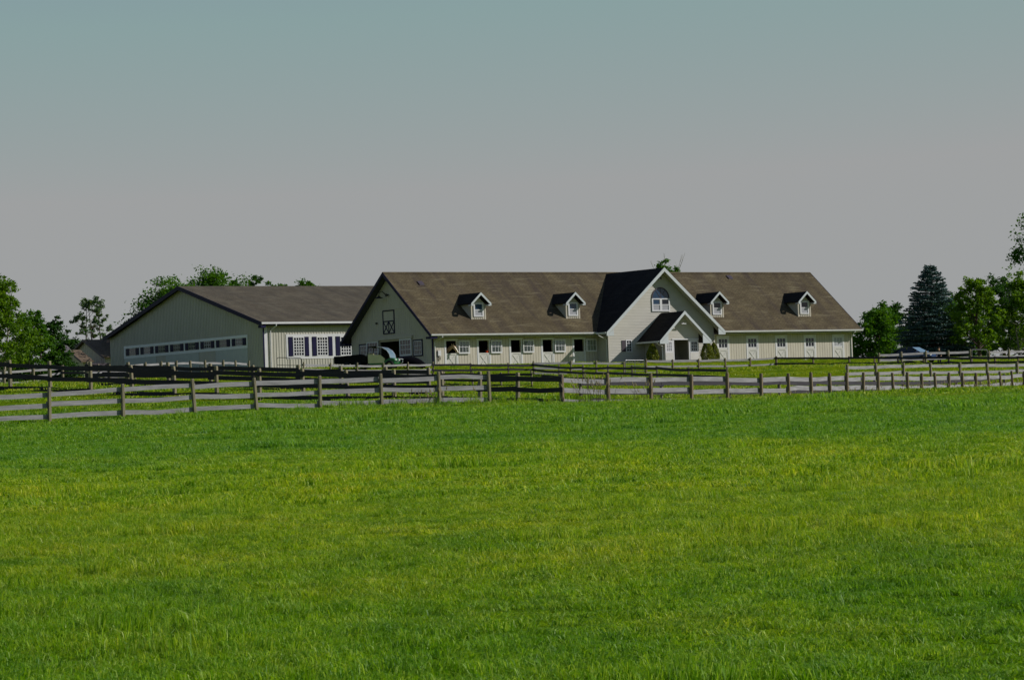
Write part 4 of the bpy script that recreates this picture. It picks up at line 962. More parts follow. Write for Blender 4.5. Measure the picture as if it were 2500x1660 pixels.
tube_gate('wire_gate', 'thin wire gate in the fence gap under the leaning tree', (g7a[0] + .12, g7a[1]), (g7b[0] - .12, g7b[1]), 1.4, 1, 'steel', 0.02, 0)

# ------------------------------------------------------------------ trees and shrubs
def leaf_mesh(name, C, size, mat, seed, flat=0.35, aspect=0.55, droop=0.2):
    """one diamond shaped leaf clump face per centre C"""
    g = np.random.default_rng(seed); n = len(C)
    nrm = g.normal(size=(n, 3)); nrm[:, 2] = np.abs(nrm[:, 2]) + flat; nrm /= np.linalg.norm(nrm, axis=1)[:, None]
    t = g.normal(size=(n, 3)); t[:, 2] -= droop; t -= nrm * (t * nrm).sum(1)[:, None]; t /= np.linalg.norm(t, axis=1)[:, None] + 1e-9
    s = np.cross(nrm, t); sz = (size * (0.55 + 0.9 * g.random(n)))[:, None]
    a = t * sz * .5; b = s * sz * .5 * aspect
    V = np.stack([C - a, C + b - nrm * sz * .06, C + a, C - b - nrm * sz * .06], 1).reshape(-1, 3)
    F = (np.arange(n)[:, None] * 4 + np.arange(4)[None]).tolist()
    me = bpy.data.meshes.new(name); me.from_pydata(V.tolist(), [], F); me.materials.append(mat)
    at = me.attributes.new('rnd', 'FLOAT', 'POINT'); at.data.foreach_set('value', np.repeat(g.random(n), 4))
    return me
LEAF = {
 'green': leafy('broad green leaves', (0.026, 0.105, 0.005), (0.105, 0.240, 0.008), 0.45),
 'lime': leafy('light green leaves', (0.056, 0.145, 0.005), (0.155, 0.280, 0.010), 0.48),
 'deep': leafy('deep green leaves', (0.014, 0.058, 0.008), (0.055, 0.145, 0.014), 0.38),
 'grey': leafy('grey green leaves', (0.045, 0.105, 0.040), (0.135, 0.215, 0.090), 0.45),
 'spruce': leafy('blue spruce needles', (0.022, 0.062, 0.058), (0.105, 0.185, 0.175), 0.10, 0.9),
 'yew': leafy('clipped conifer foliage', (0.075, 0.115, 0.008), (0.220, 0.240, 0.016), 0.25, 3.0),
}
def tree(name, label, x, y, H, cw, cb, leaf, seed, n=9000, ls=0.30, lobes=26, lr=0.32, top=1.0, lean=(0, 0), bark='bark', group='trees behind the barn', tr=None, bare=0, shape=0.75, stems=1, lift=0.0, wind=0.0):
    """tapered trunk(s) with limbs reaching to leaf lobes spread over an uneven crown"""
    g = np.random.default_rng(seed); z0 = gz(x, y)
    root = empty(name, (x, y, z0)); tag(root, label, 'tree', group)
    tr = tr or H * 0.022
    n = int(n * 1.3); ls = ls * 1.05; lr = lr * 0.88; H = H * 0.97
    wood = MB(); tips = []
    # lobe centres over the crown volume, mostly near its surface
    ga = 2.39996
    LC = []
    for i in range(lobes):
        t = (i + .5) / lobes; hh = cb + (1 - cb) * (t ** 0.85) * .97
        u = (hh - cb) / (1 - cb)
        env = (math.sin(math.pi * min(1, max(0.02, u * .88 + .1)) ** shape)) ** 0.75
        rr = cw / 2 * env * (0.45 + 0.5 * g.random()); a = i * ga + g.normal(0, .35)
        LC.append((rr * math.cos(a) + lean[0] * hh * H, rr * math.sin(a) + lean[1] * hh * H, hh * H + g.normal(0, H * .02)))
    LC = np.array(LC)
    # trunks
    axes = []
    for s_ in range(stems):
        off = (0, 0) if stems == 1 else (math.cos(s_ * 2.2) * .25, math.sin(s_ * 2.2) * .25)
        tx, ty = g.normal(0, .03), g.normal(0, .03)
        spread = (0, 0) if stems == 1 else (math.cos(s_ * 2.2 + .4) * cw * .16, math.sin(s_ * 2.2 + .4) * cw * .16)
        path = []
        for k in range(8):
            t = k / 7; path.append((off[0] + spread[0]*t + (lean[0] + tx*math.sin(t*4)) * t * H * .9, off[1] + spread[1]*t + (lean[1] + ty*math.sin(t*3+1)) * t * H * .9, -0.3 + t * H * .90))
        rad = [tr / math.sqrt(stems) * (1.25 if k == 0 else 1 - .86 * k / 7) for k in range(8)]
        wood.tube(path, rad, 8); axes.append((path, rad))
    for i, c in enumerate(LC):
        path, rad = axes[i % stems]
        hz = max(cb * H * .55, c[2] - np.hypot(c[0], c[1]) * (0.55 + .3 * g.random()) - .2)
        k = min(6.99, max(0.3, (hz + .3) / (H * .9) * 7)); k0 = int(k); f = k - k0
        s0 = Vector(path[k0]).lerp(Vector(path[k0 + 1]), f); e0 = Vector(c)
        r0 = (rad[k0] * (1 - f) + rad[k0+1] * f) * .55
        mid = s0.lerp(e0, .5) + Vector((g.normal(0, .12), g.normal(0, .12), .05 * H * .3))
        wood.tube([s0, mid, e0], [max(.025, r0), max(.018, r0 * .55), .012], 5)
        for q in range(3):
            e1 = e0 + Vector((g.normal(0, 1), g.normal(0, 1), g.normal(.3, .7))).normalized() * lr * cw * .55
            wood.tube([mid.lerp(e0, .3 + .25*q), mid.lerp(e0, .6).lerp(e1, .5), e1], [max(.014, r0*.35), .012, .006], 4)
    for q in range(bare):
        a = g.random() * 6.28; s0 = Vector((0, 0, H * .72)); e0 = Vector((math.cos(a) * cw * .55 * g.random() + cw * .15, math.sin(a) * cw * .3, H * (1.0 + .12 * g.random())))
        wood.tube([s0, s0.lerp(e0, .6) + Vector((0.1, 0, .1)), e0], [.05, .03, .01], 5)
        for w_ in range(4):
            b0 = s0.lerp(e0, .45 + .13*w_); wood.tube([b0, b0 + Vector((g.normal(0, .4), g.normal(0, .3), .6 + .3*g.random()))], [.018, .006], 4)
    wood.build('trunk', M[bark], root, smooth=True)
    # leaves: clustered into sub clumps inside every lobe so that sky shows between them
    per = n // lobes; Cs = []
    for c in LC:
        R0 = lr * cw * .5 * (0.7 + .6 * g.random()); k = 9
        sub = c + g.normal(size=(k, 3)) * np.array([R0 * .62, R0 * .62, R0 * .5])
        w_ = g.random(k) + .25; w_ /= w_.sum()
        pick = g.choice(k, per, p=w_)
        Cs.append(sub[pick] + g.normal(size=(per, 3)) * R0 * np.array([.26, .26, .19]) + np.array([wind * R0, 0, 0]) * g.random((per, 1)))
    C = np.concatenate(Cs); C = C[C[:, 2] > cb * H * .6]
    me = leaf_mesh('crown', C, np.float64(ls), LEAF[leaf], seed + 1)
    o = bpy.data.objects.new('crown', me); COL.objects.link(o); o.parent = root; o['kind'] = 'stuff'
    return root
A = 8683.0
tree('broadleaf_tree', 'tall light green tree cut by the left edge of the picture', -48.9, 338, 10.6, 7.6, .28, 'lime', 101, 14000, .28, 38, .26, bark='pale_bark', stems=2, shape=.62)
tree('broadleaf_tree', 'round mid green tree right of the tall one at far left', -46.5, 345, 7.9, 4.6, .06, 'green', 102, 9000, .26, 22, .34, bark='bark', stems=2)
tree('broadleaf_tree', 'pointed dark green tree beside the satellite dish', -45.6, 352, 8.0, 2.8, .04, 'deep', 103, 8000, .24, 22, .34, shape=1.25)
tree('poplar_tree', 'slim airy tree with gaps of sky behind the small house roof', -47.8, 405, 13.6, 5.4, .30, 'grey', 104, 5200, .24, 40, .17, shape=.9, stems=3)
tree('broadleaf_tree', 'low dark tree between the left trees and the small house', -50.3, 402, 9.0, 6.0, .05, 'deep', 105, 7000, .26, 18, .36)
tree('undergrowth', 'dark thicket under the tall trees at the left edge', -50.0, 357, 4.6, 7.5, .0, 'deep', 108, 8000, .28, 22, .36)
tree('undergrowth', 'dark thicket beside the satellite dish behind the left trees', -46.6, 366, 5.2, 5.0, .0, 'deep', 109, 7000, .28, 20, .36)
tree('broadleaf_tree', 'wind-swept tree rising over the left slope of the arena roof', -37.4, 395, 13.4, 11.0, .40, 'green', 106, 24000, .30, 36, .31, wind=.8, shape=.7)
tree('broadleaf_tree', 'wind-swept tree crown directly above the arena gable peak', -34.4, 408, 14.7, 11.5, .45, 'green', 107, 21000, .30, 32, .31, wind=.9)
for i, (px, d, H, cw, lf, lb) in enumerate(((590, 430, 15.9, 2.4, 'deep', 'small pointed treetop, leftmost of those above the arena ridge'), (634, 430, 15.9, 3.2, 'deep', 'dark treetop second from left above the arena ridge'),
                                    (690, 425, 15.4, 4.6, 'green', 'broad low treetop third from left above the arena ridge'), (757, 425, 15.6, 5.0, 'green', 'treetop nearest the barn gable above the arena ridge'))):
    tree('distant_tree', lb, (px - 1250) / A * d - .4, d, H, cw, .55, lf, 120 + i, 3800, .26, 14, .30, group='treetops above the arena ridge', shape=1.0)
tree('broadleaf_tree', 'light green treetop with bare twigs above the entrance gable', 17.6, 400, 14.3, 4.6, .55, 'green', 130, 6000, .26, 16, .30, bare=5, bark='pale_bark')
tree('broadleaf_tree', 'treetop peeking just left of the entrance gable peak', 14.4, 405, 13.4, 5.5, .5, 'green', 131, 5000, .26, 14, .28)
tree('broadleaf_tree', 'rounded bushy green tree just right of the barn end', 37.4, 362, 6.5, 6.4, .02, 'green', 140, 15000, .26, 34, .32)
tree('broadleaf_tree', 'dark tree between the bushy tree and the blue spruce', 39.9, 372, 7.6, 5.0, .03, 'deep', 141, 8000, .26, 20, .34)
tree('broadleaf_tree', 'dark shaded tree behind the right end of the barn', 34.0, 366, 4.9, 4.5, .02, 'deep', 146, 7000, .26, 18, .36)
tree('broadleaf_tree', 'yellow green tree with a dark leaning trunk right of the spruce', 44.4, 338, 7.7, 5.6, .16, 'lime', 142, 9000, .24, 34, .24, lean=(-.02, 0), tr=.2)
tree('broadleaf_tree', 'yellow green tree with pale stems at the right edge', 49.0, 342, 7.8, 6.0, .05, 'lime', 143, 12000, .24, 28, .30, stems=2, bark='pale_bark')
tree('broadleaf_tree', 'dark treetop behind the yellow green trees at the right edge', 50.5, 365, 9.3, 7.0, .2, 'deep', 144, 9000, .28, 24, .28)
tree('broadleaf_tree', 'mid green tree filling the gap behind the wire gate', 46.2, 372, 7.6, 9.0, .0, 'green', 147, 10000, .28, 26, .32)
tree('tall_tree', 'tall tree at the right edge with one leafy bough reaching in', 46.5, 292, 13.1, 9.2, .56, 'green', 145, 14000, .24, 34, .28, shape=.6, tr=.55)

def spruce(name, label, x, y, H, w, seed):
    g = np.random.default_rng(seed); root = empty(name, (x, y, gz(x, y))); tag(root, label, 'tree', 'trees behind the barn')
    wood = MB().tube([(0, 0, -.3), (0, 0, H * .5), (0, 0, H)], [.2, .11, .02], 8); C = []
    k = 0; z = 0.25
    while z < H - .15:
        u = z / H; rad = w / 2 * ((1 - u) ** .72) * (1 if u > .06 else .9) + .08; nb = max(5, int(11 * (1 - u) + 5))
        for i in range(nb):
            a = k * .7 + i * 2 * math.pi / nb + g.normal(0, .12); Lb = rad * (0.80 + .32 * g.random())
            zz = z + g.normal(0, .07); tip = Vector((math.cos(a) * Lb, math.sin(a) * Lb, zz - Lb * (.16 - .32 * u)))
            if Lb > .3: wood.tube([(0, 0, zz), tip], [.03, .008], 4)
            nn = int(22 + Lb * 52)
            t = .25 + .75 * g.random(nn) ** .65
            P = np.outer(t, np.array(tip) - np.array([0, 0, zz])) + np.array([0, 0, zz])
            side = np.array([-math.sin(a), math.cos(a), 0]); spread = (1.15 - t) * Lb * .34 + .05
            P += side * (g.normal(0, 1, nn) * spread)[:, None]
            P[:, 2] += -np.abs(g.normal(0, .05, nn)) + .10 * t ** 3
            C.append(P)
        z += .30 * (1 - .35 * u); k += 1
    wood.build('trunk', M['bark'], root)
    me = leaf_mesh('crown', np.concatenate(C), np.float64(.21), LEAF['spruce'], seed + 1, flat=.8, aspect=.5)
    o = bpy.data.objects.new('crown', me); COL.objects.link(o); o.parent = root; o['kind'] = 'stuff'
spruce('blue_spruce', 'tall conical blue spruce standing behind the blue car', 40.6, 343, 9.2, 8.6, 201)

def cone_shrub(label, s, t, H, w, seed):
    x, y, _ = bpt(s, t); z = gz(x, y); g = np.random.default_rng(seed)
    root = empty('conical_shrub', (x, y, z)); tag(root, label, 'shrub', 'conical shrubs beside the porch')
    MB().tube([(0, 0, -.2), (0, 0, H * .8)], [.06, .02], 6).build('stem', M['bark'], root)
    n = 4200; u = g.random(n); hz = u ** 1.15 * H
    prof = np.sin(np.clip(.22 + .78 * (hz / H), 0, 1) ** .9 * np.pi) ** .75
    r = w / 2 * prof * (0.72 + .32 * g.random(n)) ; a = g.random(n) * 2 * np.pi
    r *= 1 + .10 * np.sin(a * 5 + hz * 6)
    C = np.stack([r * np.cos(a), r * np.sin(a), hz + .03], 1)
    me = leaf_mesh('foliage', C, np.float64(.10), LEAF['yew'], seed + 1, flat=0.0, aspect=.6)
    o = bpy.data.objects.new('foliage', me); COL.objects.link(o); o.parent = root; o['kind'] = 'stuff'
cone_shrub('dark conical shrub in the shade left of the porch', 20.55, -3.9, 1.75, 1.05, 301)
cone_shrub('taller sunlit conical shrub right of the porch door', 26.35, -4.3, 1.9, 1.15, 302)
cone_shrub('smaller sunlit conical shrub nearer the closed stall doors', 27.9, -3.3, 1.75, 0.95, 303)

# dry seed stalks by the corner post
def stalks(label, x, y, n, h, spread, seed):
    g = np.random.default_rng(seed); mbs = MB()
    for i in range(n):
        px, py = g.normal(0, spread), g.normal(0, spread * .6); hh = h * (.5 + .6 * g.random()); lx, ly = g.normal(0, .16), g.normal(0, .12)
        mbs.tube([(px, py, -.03), (px + lx*.4, py + ly*.4, hh*.6), (px + lx, py + ly, hh)], [.006, .005, .004], 3, cap=False)
        mbs.tube([(px + lx, py + ly, hh), (px + lx*1.1, py + ly*1.1, hh + .05), (px + lx*1.25, py + ly*1.25, hh + .15)], [.008, .02, .004], 4, cap=False)
    o = mbs.build('dry_stalks', M['drystalk']); o.location = (x, y, gz(x, y)); tag(o, label, 'weeds', kind='stuff')
stalks('clump of tan dry stalks beside the brown corner post', 2.75, 126.6, 45, .95, .35, 1)
stalks('sparse dry stalks a bay right of the brown corner post', 4.4, 128.6, 12, .75, .45, 2)
stalks('thin dry stalks at the right end of the near fence', -2.9, 122.4, 26, .5, .8, 3)
stalks('dry tan grass along the far right end of the receding fence', 21.5, 164.0, 160, .55, 2.4, 4)
stalks('dry tan grass in the middle of the receding fence', 13.8, 144.6, 70, .42, 1.4, 5)

# ------------------------------------------------------------------ utility vehicle and trailer by the barn door
vx, vy = -10.95, 292.0; vz = gz(vx, vy)
uv = empty('utility_vehicle', (vx, vy, vz), R(-14)); uv.scale = (1.15, 1.15, 1.12); tag(uv, 'green utility vehicle with curved windscreen and yellow seat panel by the barn doorway', 'utility vehicle')
def strip(mb, prof, y0, y1):
    mb.prism([(p[0], y0, p[1]) for p in prof], [(p[0], y1, p[1]) for p in prof])
mb = MB(); strip(mb, [(-.55, .40), (1.28, .40), (1.36, .62), (1.26, .80), (1.0, .86), (.50, .62), (-.55, .62)], -.72, .72); mb.build('body', M['green_paint'], uv)
mb = MB(); strip(mb, [(-.62, .50), (.55, .50), (.62, .80), (.30, 1.08), (-.62, 1.14)], -.75, -.66); mb.build('side_panel', M['yellow'], uv)
mb = MB(); mb.box(-.55, -.05, -.6, .6, .63, .80).box(-.68, -.56, -.6, .6, .66, 1.25); mb.build('seat', M['yellow'], uv)
# windscreen: curved sheet between two hoops, sky reflection in its colour
ws_ = MB(); arc = [(1.02, .84), (.96, 1.12), (.78, 1.40), (.46, 1.61), (.04, 1.70)]
for (a0, b0), (a1, b1) in zip(arc[:-1], arc[1:]): ws_.poly([(a0, -.68, b0), (a0, .68, b0), (a1, .68, b1), (a1, -.68, b1)])
ws_.build('windscreen', M['screen_glass'], uv, smooth=True)
for yy in (-.71, .71): MB().tube([(a, yy, b2) for a, b2 in arc], .03, 6).build('windscreen_frame', M['bright_steel'], uv)
for yy in (-.70, .70): MB().tube([(.02, yy, 1.68), (-.3, yy, 1.70), (-.62, yy, 1.62), (-.70, yy, .6)], .035, 6).build('roll_hoop', M['black'], uv)
MB().prism([(-.66, -.72, 1.66), (.04, -.72, 1.70), (.04, .72, 1.70), (-.66, .72, 1.66)], [(-.66, -.72, 1.71), (.04, -.72, 1.75), (.04, .72, 1.75), (-.66, .72, 1.71)]).build('canopy', M['black'], uv)
MB().tube([(.35, -.35, 1.0), (.12, -.35, 1.18)], .02, 6).tube([(.1 + .03*math.cos(t), -.35 + .17*math.sin(t), 1.19 + .15*math.cos(t)) for t in [k*math.pi/5 for k in range(11)]], .015, 5).build('steering_wheel', M['black'], uv)
cb_ = MB().box(-2.05, -.74, -.75, .75, .58, .64).box(-2.05, -.74, -.75, -.70, .64, 1.0).box(-2.05, -.74, .70, .75, .64, 1.0).box(-2.05, -2.0, -.69, .69, .64, 1.0).box(-.79, -.74, -.69, .69, .64, 1.0)
cb_.build('cargo_box', M['black'], uv)
for wx_ in (-1.4, .95):
    for wy_ in (-.70, .70):
        ring = [(r_, o_) for r_, o_ in ((.14, -.11), (.30, -.11), (.33, -.06), (.33, .06), (.30, .11), (.14, .11))]
        rings = [[(wx_ + r_*math.cos(2*math.pi*k/16), wy_ + o_, .33 + r_*math.sin(2*math.pi*k/16)) for k in range(16)] for r_, o_ in ring]
        wh = MB().loft(rings, cap=False).build('wheel', M['tyre'], uv, smooth=True)
        MB().loft([[(wx_ + r_*math.cos(2*math.pi*k/12), wy_ + o_, .33 + r_*math.sin(2*math.pi*k/12)) for k in range(12)] for r_, o_ in ((.15, -.09), (.15, .09))]).build('rim', M['yellow'], wh)
for wy_ in (-.45, .45): MB().loft([[(1.33 + dx_, wy_ + .12*math.cos(2*math.pi*k/10), .70 + .08*math.sin(2*math.pi*k/10)) for k in range(10)] for dx_ in (0, .04)]).build('headlight', M['white'], uv)
MB().tube([(1.38, -.6, .45), (1.55, -.6, .5), (1.58, -.6, .75), (1.58, .6, .75), (1.55, .6, .5), (1.38, .6, .45)], .03, 6).build('bumper', M['bright_steel'], uv)
tx, ty = -13.2, 292.6
trl = empty('trailer', (tx, ty, gz(tx, ty)), R(-14)); tag(trl, 'long black flat trailer parked left of the green utility vehicle', 'trailer')
MB().box(-1.3, 1.05, -.8, .8, .55, .65).box(-1.3, 1.05, -.84, -.80, .50, 1.12).box(-1.3, 1.05, .80, .84, .50, 1.12).box(-1.34, -1.30, -.8, .8, .5, 1.05).box(1.05, 1.09, -.8, .8, .5, 1.12).build('bed', M['black'], trl)
MB().prism([(-1.25, -.75, .66), (1.0, -.75, .66), (1.0, .75, .66), (-1.25, .75, .66)], [(-1.1, -.6, 1.10), (.9, -.6, 1.22), (.9, .6, 1.22), (-1.1, .6, 1.08)]).build('load', M['tarp'], trl)
MB().tube([(1.05, 0, .55), (1.4, 0, .45)], .04, 6).build('drawbar', M['black'], trl)
for wy_ in (-.92, .92): MB().loft([[(-.2 + r_*math.cos(2*math.pi*k/16), wy_ + o_, .30 + r_*math.sin(2*math.pi*k/16)) for k in range(16)] for r_, o_ in ((.12, -.09), (.28, -.09), (.30, 0), (.28, .09), (.12, .09))], cap=False).build('wheel', M['tyre'], trl, smooth=True)
# tarpaulin covered heap against the wall
g = np.random.default_rng(77); hp_ = MB(); rings = []
for i in range(9):
    t = i / 8; w_ = 1.35 * math.sin(math.pi * (.12 + .80 * t)) ** .6
    rings.append([((t - .5) * 2.5, .65 * math.cos(a) * w_ / 1.35, max(-.1, (1.08 * w_ / 1.35) * max(0, math.sin(a)) ** .55 - .05) + g.normal(0, .02)) for a in [math.pi * k / 9 for k in range(10)]])
hpx, hpy = -8.45, 293.6
hp = hp_.loft(rings).build('covered_heap', M['tarp'], None, smooth=True); hp.location = (hpx, hpy, gz(hpx, hpy)); hp.rotation_euler = (0, 0, R(-8)); tag(hp, 'rounded heap under black tarpaulin right of the barn doorway', 'covered heap')

# ------------------------------------------------------------------ blue car, person, bucket
cx_, cy_ = 36.2, 321.0; car = empty('parked_car', (cx_, cy_, gz(cx_, cy_)), R(-38)); tag(car, 'dark blue saloon car parked behind the pale fence under the spruce', 'car')
def car_ring(x, zb, zt, hw, tw):
    return [(x, -hw, zb), (x, -hw * 1.02, (zb + zt) * .5), (x, -hw * .96, zt - .06), (x, -tw, zt), (x, tw, zt), (x, hw * .96, zt - .06), (x, hw * 1.02, (zb + zt) * .5), (x, hw, zb)]
body = MB().loft([car_ring(-2.2, .40, .82, .72, .6), car_ring(-2.05, .25, .92, .82, .70), (car_ring(-1.2, .22, .95, .88, .76)), car_ring(0, .2, .95, .89, .78), car_ring(.9, .2, .95, .89, .78), car_ring(1.5, .22, .88, .87, .74), car_ring(2.05, .26, .76, .80, .66), car_ring(2.25, .38, .62, .66, .5)])
body.build('body', M['car_blue'], car, smooth=False)
def gring(x, z, w): return [(x, -w, z), (x, w, z)]
prof = [(-1.75, .94, .74), (-1.0, 1.34, .62), (-.3, 1.43, .60), (.25, 1.40, .60), (1.15, .93, .76)]
ro = MB()
for (x0, z0, w0), (x1, z1, w1) in zip(prof[1:3], prof[2:4]): ro.prism([(x0, -w0, z0), (x1, -w1, z1), (x1, w1, z1), (x0, w0, z0)], [(x0, -w0, z0 + .03), (x1, -w1, z1 + .03), (x1, w1, z1 + .03), (x0, w0, z0 + .03)])
ro.build('roof', M['car_blue'], car)
MB().poly([(.25, -.60, 1.41), (1.15, -.76, .94), (1.15, .76, .94), (.25, .60, 1.41)]).build('windscreen', M['screen_glass'], car)
MB().poly([(-1.75, -.74, .95), (-1.0, -.62, 1.35), (-1.0, .62, 1.35), (-1.75, .74, .95)]).build('rear_window', M['glass_dark'], car)
for sg in (-1, 1):
    for a, b2 in ((1, 2), (2, 3)):
        (x0, z0, w0), (x1, z1, w1) = prof[a], prof[b2]
        xa = x0 - (.45 if a == 1 else 0); xb = x1 + (.6 if b2 == 3 else -.05)
        MB().poly([(xa, sg*.80, .95), (xb, sg*.80, .95), (x1 - .04, sg*(w1 + .01), z1 - .02), (x0 + .03, sg*(w0 + .01), z0 - .02)]).build('side_window', M['glass_dark'], car)
    for wx_ in (-1.35, 1.35):
        rings = [[(wx_ + r_*math.cos(2*math.pi*k/16), sg*.80 + o_, .31 + r_*math.sin(2*math.pi*k/16)) for k in range(16)] for r_, o_ in ((.18, -.1), (.30, -.1), (.31, 0), (.30, .1), (.18, .1))]
        wh = MB().loft(rings, cap=False).build('wheel', M['tyre'], car, smooth=True); MB().loft([[(wx_ + .19*math.cos(2*math.pi*k/12), sg*.80 + o_, .31 + .19*math.sin(2*math.pi*k/12)) for k in range(12)] for o_ in (-.08, .085)]).build('rim', M['bright_steel'], wh)
    MB().box(2.06, 2.2, sg*.62 - .12, sg*.62 + .12, .58, .70).build('headlight', M['white'], car)
    MB().box(.78, .95, sg*.95 - .09, sg*.95 + .09, .95, 1.07).build('mirror', M['car_blue'], car)

def person(label, x, y, rz):
    root = empty('person', (x, y, gz(x, y)), rz); tag(root, label, 'person')
    V = [((0, 0, .98), .15, .11), ((0, 0, 1.18), .13, .10), ((0, 0, 1.40), .17, .11), ((0, 0, 1.50), .06, .06), ((0, .01, 1.58), .085, .10), ((0, .01, 1.68), .085, .105), ((0, 0, 1.75), .05, .06)]
    E = [(0, 1), (1, 2), (2, 3), (3, 4), (4, 5), (5, 6)]
    for sg in (-1, 1):
        b0 = len(V); V += [((sg*.18, 0, 1.43), .065, .065), ((sg*.24, .02, 1.15), .05, .05), ((sg*.20, -.18, 1.02), .038, .038), ((sg*.16, -.27, 1.00), .03, .02), ((sg*.09, 0, .90), .10, .10), ((sg*.10, -.01, .50), .07, .075), ((sg*.10, .02, .09), .048, .05), ((sg*.11, -.15, .04), .04, .03)]
        E += [(2, b0), (b0, b0+1), (b0+1, b0+2), (b0+2, b0+3), (0, b0+4), (b0+4, b0+5), (b0+5, b0+6), (b0+6, b0+7)]
    me = bpy.data.meshes.new('body'); me.from_pydata([v[0] for v in V], E, []); ob = bpy.data.objects.new('body_skeleton', me); COL.objects.link(ob)
    sk = ob.modifiers.new('skin', 'SKIN'); ob.modifiers.new('sub', 'SUBSURF').levels = 2
    for i, v in enumerate(V): me.skin_vertices[0].data[i].radius = (v[1], v[2])
    me.skin_vertices[0].data[0].use_root = True
    dg = bpy.context.evaluated_depsgraph_get(); dg.update()
    m2 = bpy.data.meshes.new_from_object(ob.evaluated_get(dg)); bpy.data.objects.remove(ob, do_unlink=True)
    m2.materials.clear(); m2.materials.append(M['cloth']); m2.materials.append(M['skin'])
    for p in m2.polygons:
        p.use_smooth = True; c = p.center; p.material_index = 1 if (c.z > 1.49 or (c.y < -.16 and .9 < c.z < 1.1)) else 0
    m2.name = 'body'; b = bpy.data.objects.new('body', m2); COL.objects.link(b); b.parent = root
    hr = MB().loft([[(r_*math.cos(2*math.pi*k/12), .02 + r_*1.15*math.sin(2*math.pi*k/12) + s_, z_) for k in range(12)] for r_, z_, s_ in ((.085, 1.60, .045), (.105, 1.68, .025), (.10, 1.75, .012), (.05, 1.80, .01))])
    hr.build('hair', M['hair'], root, smooth=True)
    nf = MB().prism([(-.012, -.11, 1.63), (.012, -.11, 1.63), (0, -.10, 1.68)], [(-.012, -.135, 1.625), (.012, -.135, 1.625), (0, -.105, 1.68)]); nf.build('nose', M['skin'], root)
person('person in black clothes standing in front of the blue car', 38.0, 317.0, R(-10))
bk = empty('bucket', (29.75, 283.4, gz(29.75, 283.4) + .38)); tag(bk, 'small orange red bucket hanging on the dark fence at right', 'bucket')
MB().loft([[(r_*math.cos(2*math.pi*k/14), r_*math.sin(2*math.pi*k/14), z_) for k in range(14)] for r_, z_ in ((.11, 0), (.15, .28), (.14, .28), (.10, .03))]).build('pail', M['red'], bk)
MB().tube([(.145*math.cos(t), 0, .28 + .16*math.sin(t)) for t in [math.pi*k/8 for k in range(9)]], .008, 5).build('handle', M['steel'], bk)
x, y, _ = bpt(OPEN[1] + .88, 0.02); b2 = empty('feed_bucket', (x, y, PAD + 1.26), TH); tag(b2, 'small red feed bucket on the second open stall door', 'bucket')
MB().loft([[(r_*math.cos(2*math.pi*k/12), r_*math.sin(2*math.pi*k/12), z_) for k in range(12)] for r_, z_ in ((.07, 0), (.10, .16), (.09, .16), (.06, .02))]).build('pail', M['red'], b2)
MB().tube([(.095*math.cos(t), 0, .16 + .08*math.sin(t)) for t in [math.pi*k/8 for k in range(9)]], .006, 5).build('handle', M['steel'], b2)

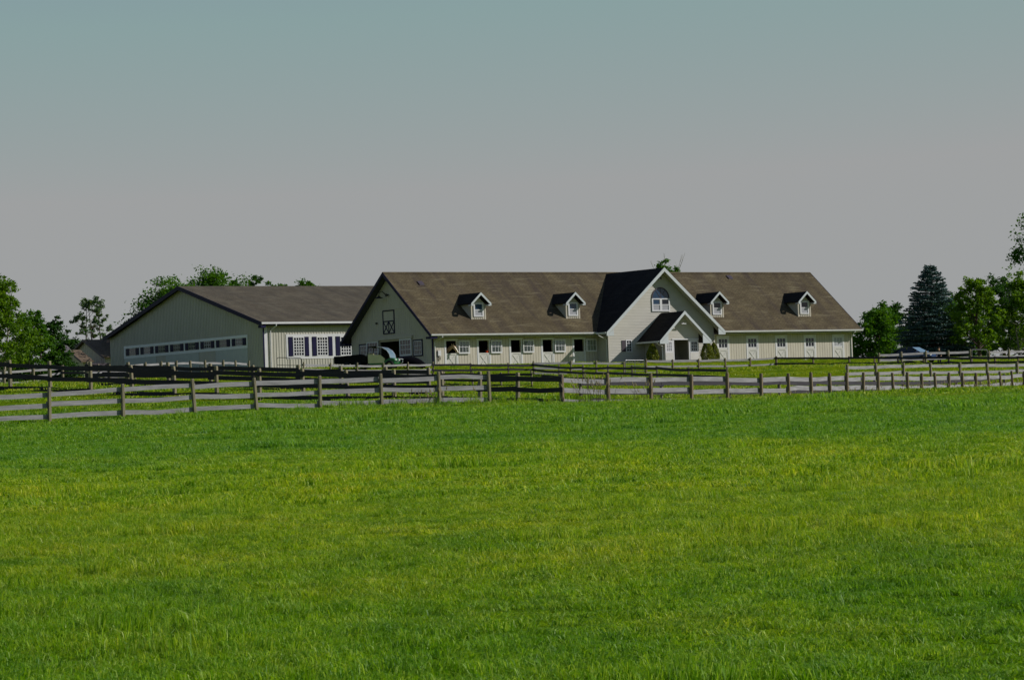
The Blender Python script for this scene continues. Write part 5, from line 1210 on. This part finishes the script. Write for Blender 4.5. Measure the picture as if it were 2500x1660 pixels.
# ------------------------------------------------------------------ horse looking out of the first stall
hs = empty('horse', (P0[0], P0[1], PAD), TH); tag(hs, 'chestnut horse with pale face looking out of the first open stall door', 'horse')
def oval(c, d, rx, rz, n=14):
    c = Vector(c); d = Vector(d).normalized(); a = d.cross(Vector((0, 0, 1)))
    a = a.normalized() if a.length > 1e-3 else Vector((1, 0, 0)); b = a.cross(d).normalized()
    return [c + a * rx * math.cos(2*math.pi*k/n) + b * rz * math.sin(2*math.pi*k/n) for k in range(n)]
spine = [((1.55, 3.25, 1.10), .10, .14), ((1.56, 3.05, 1.12), .28, .34), ((1.6, 2.6, 1.10), .32, .36), ((1.62, 2.0, 1.04), .33, .37), ((1.68, 1.45, 1.08), .29, .38), ((1.74, 1.1, 1.22), .22, .34), ((1.80, .78, 1.42), .15, .26), ((1.88, .42, 1.62), .115, .20), ((1.96, .10, 1.78), .10, .16), ((2.00, -.08, 1.83), .095, .135), ((2.05, -.22, 1.74), .105, .145), ((2.11, -.33, 1.58), .085, .115), ((2.17, -.42, 1.42), .062, .085), ((2.21, -.48, 1.31), .062, .072), ((2.23, -.51, 1.26), .035, .045)]
rings = []
for i, (c, rx, rz_) in enumerate(spine):
    a = Vector(spine[max(i-1, 0)][0]); b = Vector(spine[min(i+1, len(spine)-1)][0]); rings.append(oval(c, b - a, rx, rz_))
hm = MB().loft(rings)
for sg in (-1, 1):
    hm.loft([[Vector((2.0 + sg*.065 + r_*math.cos(2*math.pi*k/6) + sg*o_, -.06 + r_*.6*math.sin(2*math.pi*k/6), z_)) for k in range(6)] for r_, z_, o_ in ((.035, 1.90, 0), (.048, 1.96, .012), (.030, 2.04, .03), (.006, 2.10, .04))])
    for yy in (1.35, 2.85):
        fr_ = yy < 2; hm.loft([[Vector((1.65 + sg*.18 + r_*math.cos(2*math.pi*k/8), yy + o_ + r_*math.sin(2*math.pi*k/8), z_)) for k in range(8)] for r_, z_, o_ in ((.15, 1.0, 0), (.09, .62, .02 if fr_ else -.08), (.055, .45, .02 if fr_ else .1), (.04, .2, .02 if fr_ else .08), (.055, .08, 0), (.06, -.02, -.03))])
hm.build('body', M['horse'], hs, smooth=True)
bl = MB(); bp_ = [((2.02, -.335, 1.80), .045), ((2.10, -.455, 1.61), .05), ((2.17, -.51, 1.45), .042), ((2.215, -.555, 1.32), .05)]
for (a, w0), (b, w1) in zip(bp_[:-1], bp_[1:]): bl.poly([(a[0] - w0, a[1], a[2]), (a[0] + w0, a[1] + .01, a[2]), (b[0] + w1, b[1] + .01, b[2]), (b[0] - w1, b[1], b[2])])
bl.build('blaze', M['blaze'], hs)
for sg in (-1, 1): MB().loft([[Vector((2.055 + sg*(.085 + o_), -.235 + r_*math.cos(2*math.pi*k/8), 1.735 + r_*math.sin(2*math.pi*k/8))) for k in range(8)] for r_, o_ in ((.022, 0), (.016, .014), (.004, .018))]).build('eye', M['black'], hs)
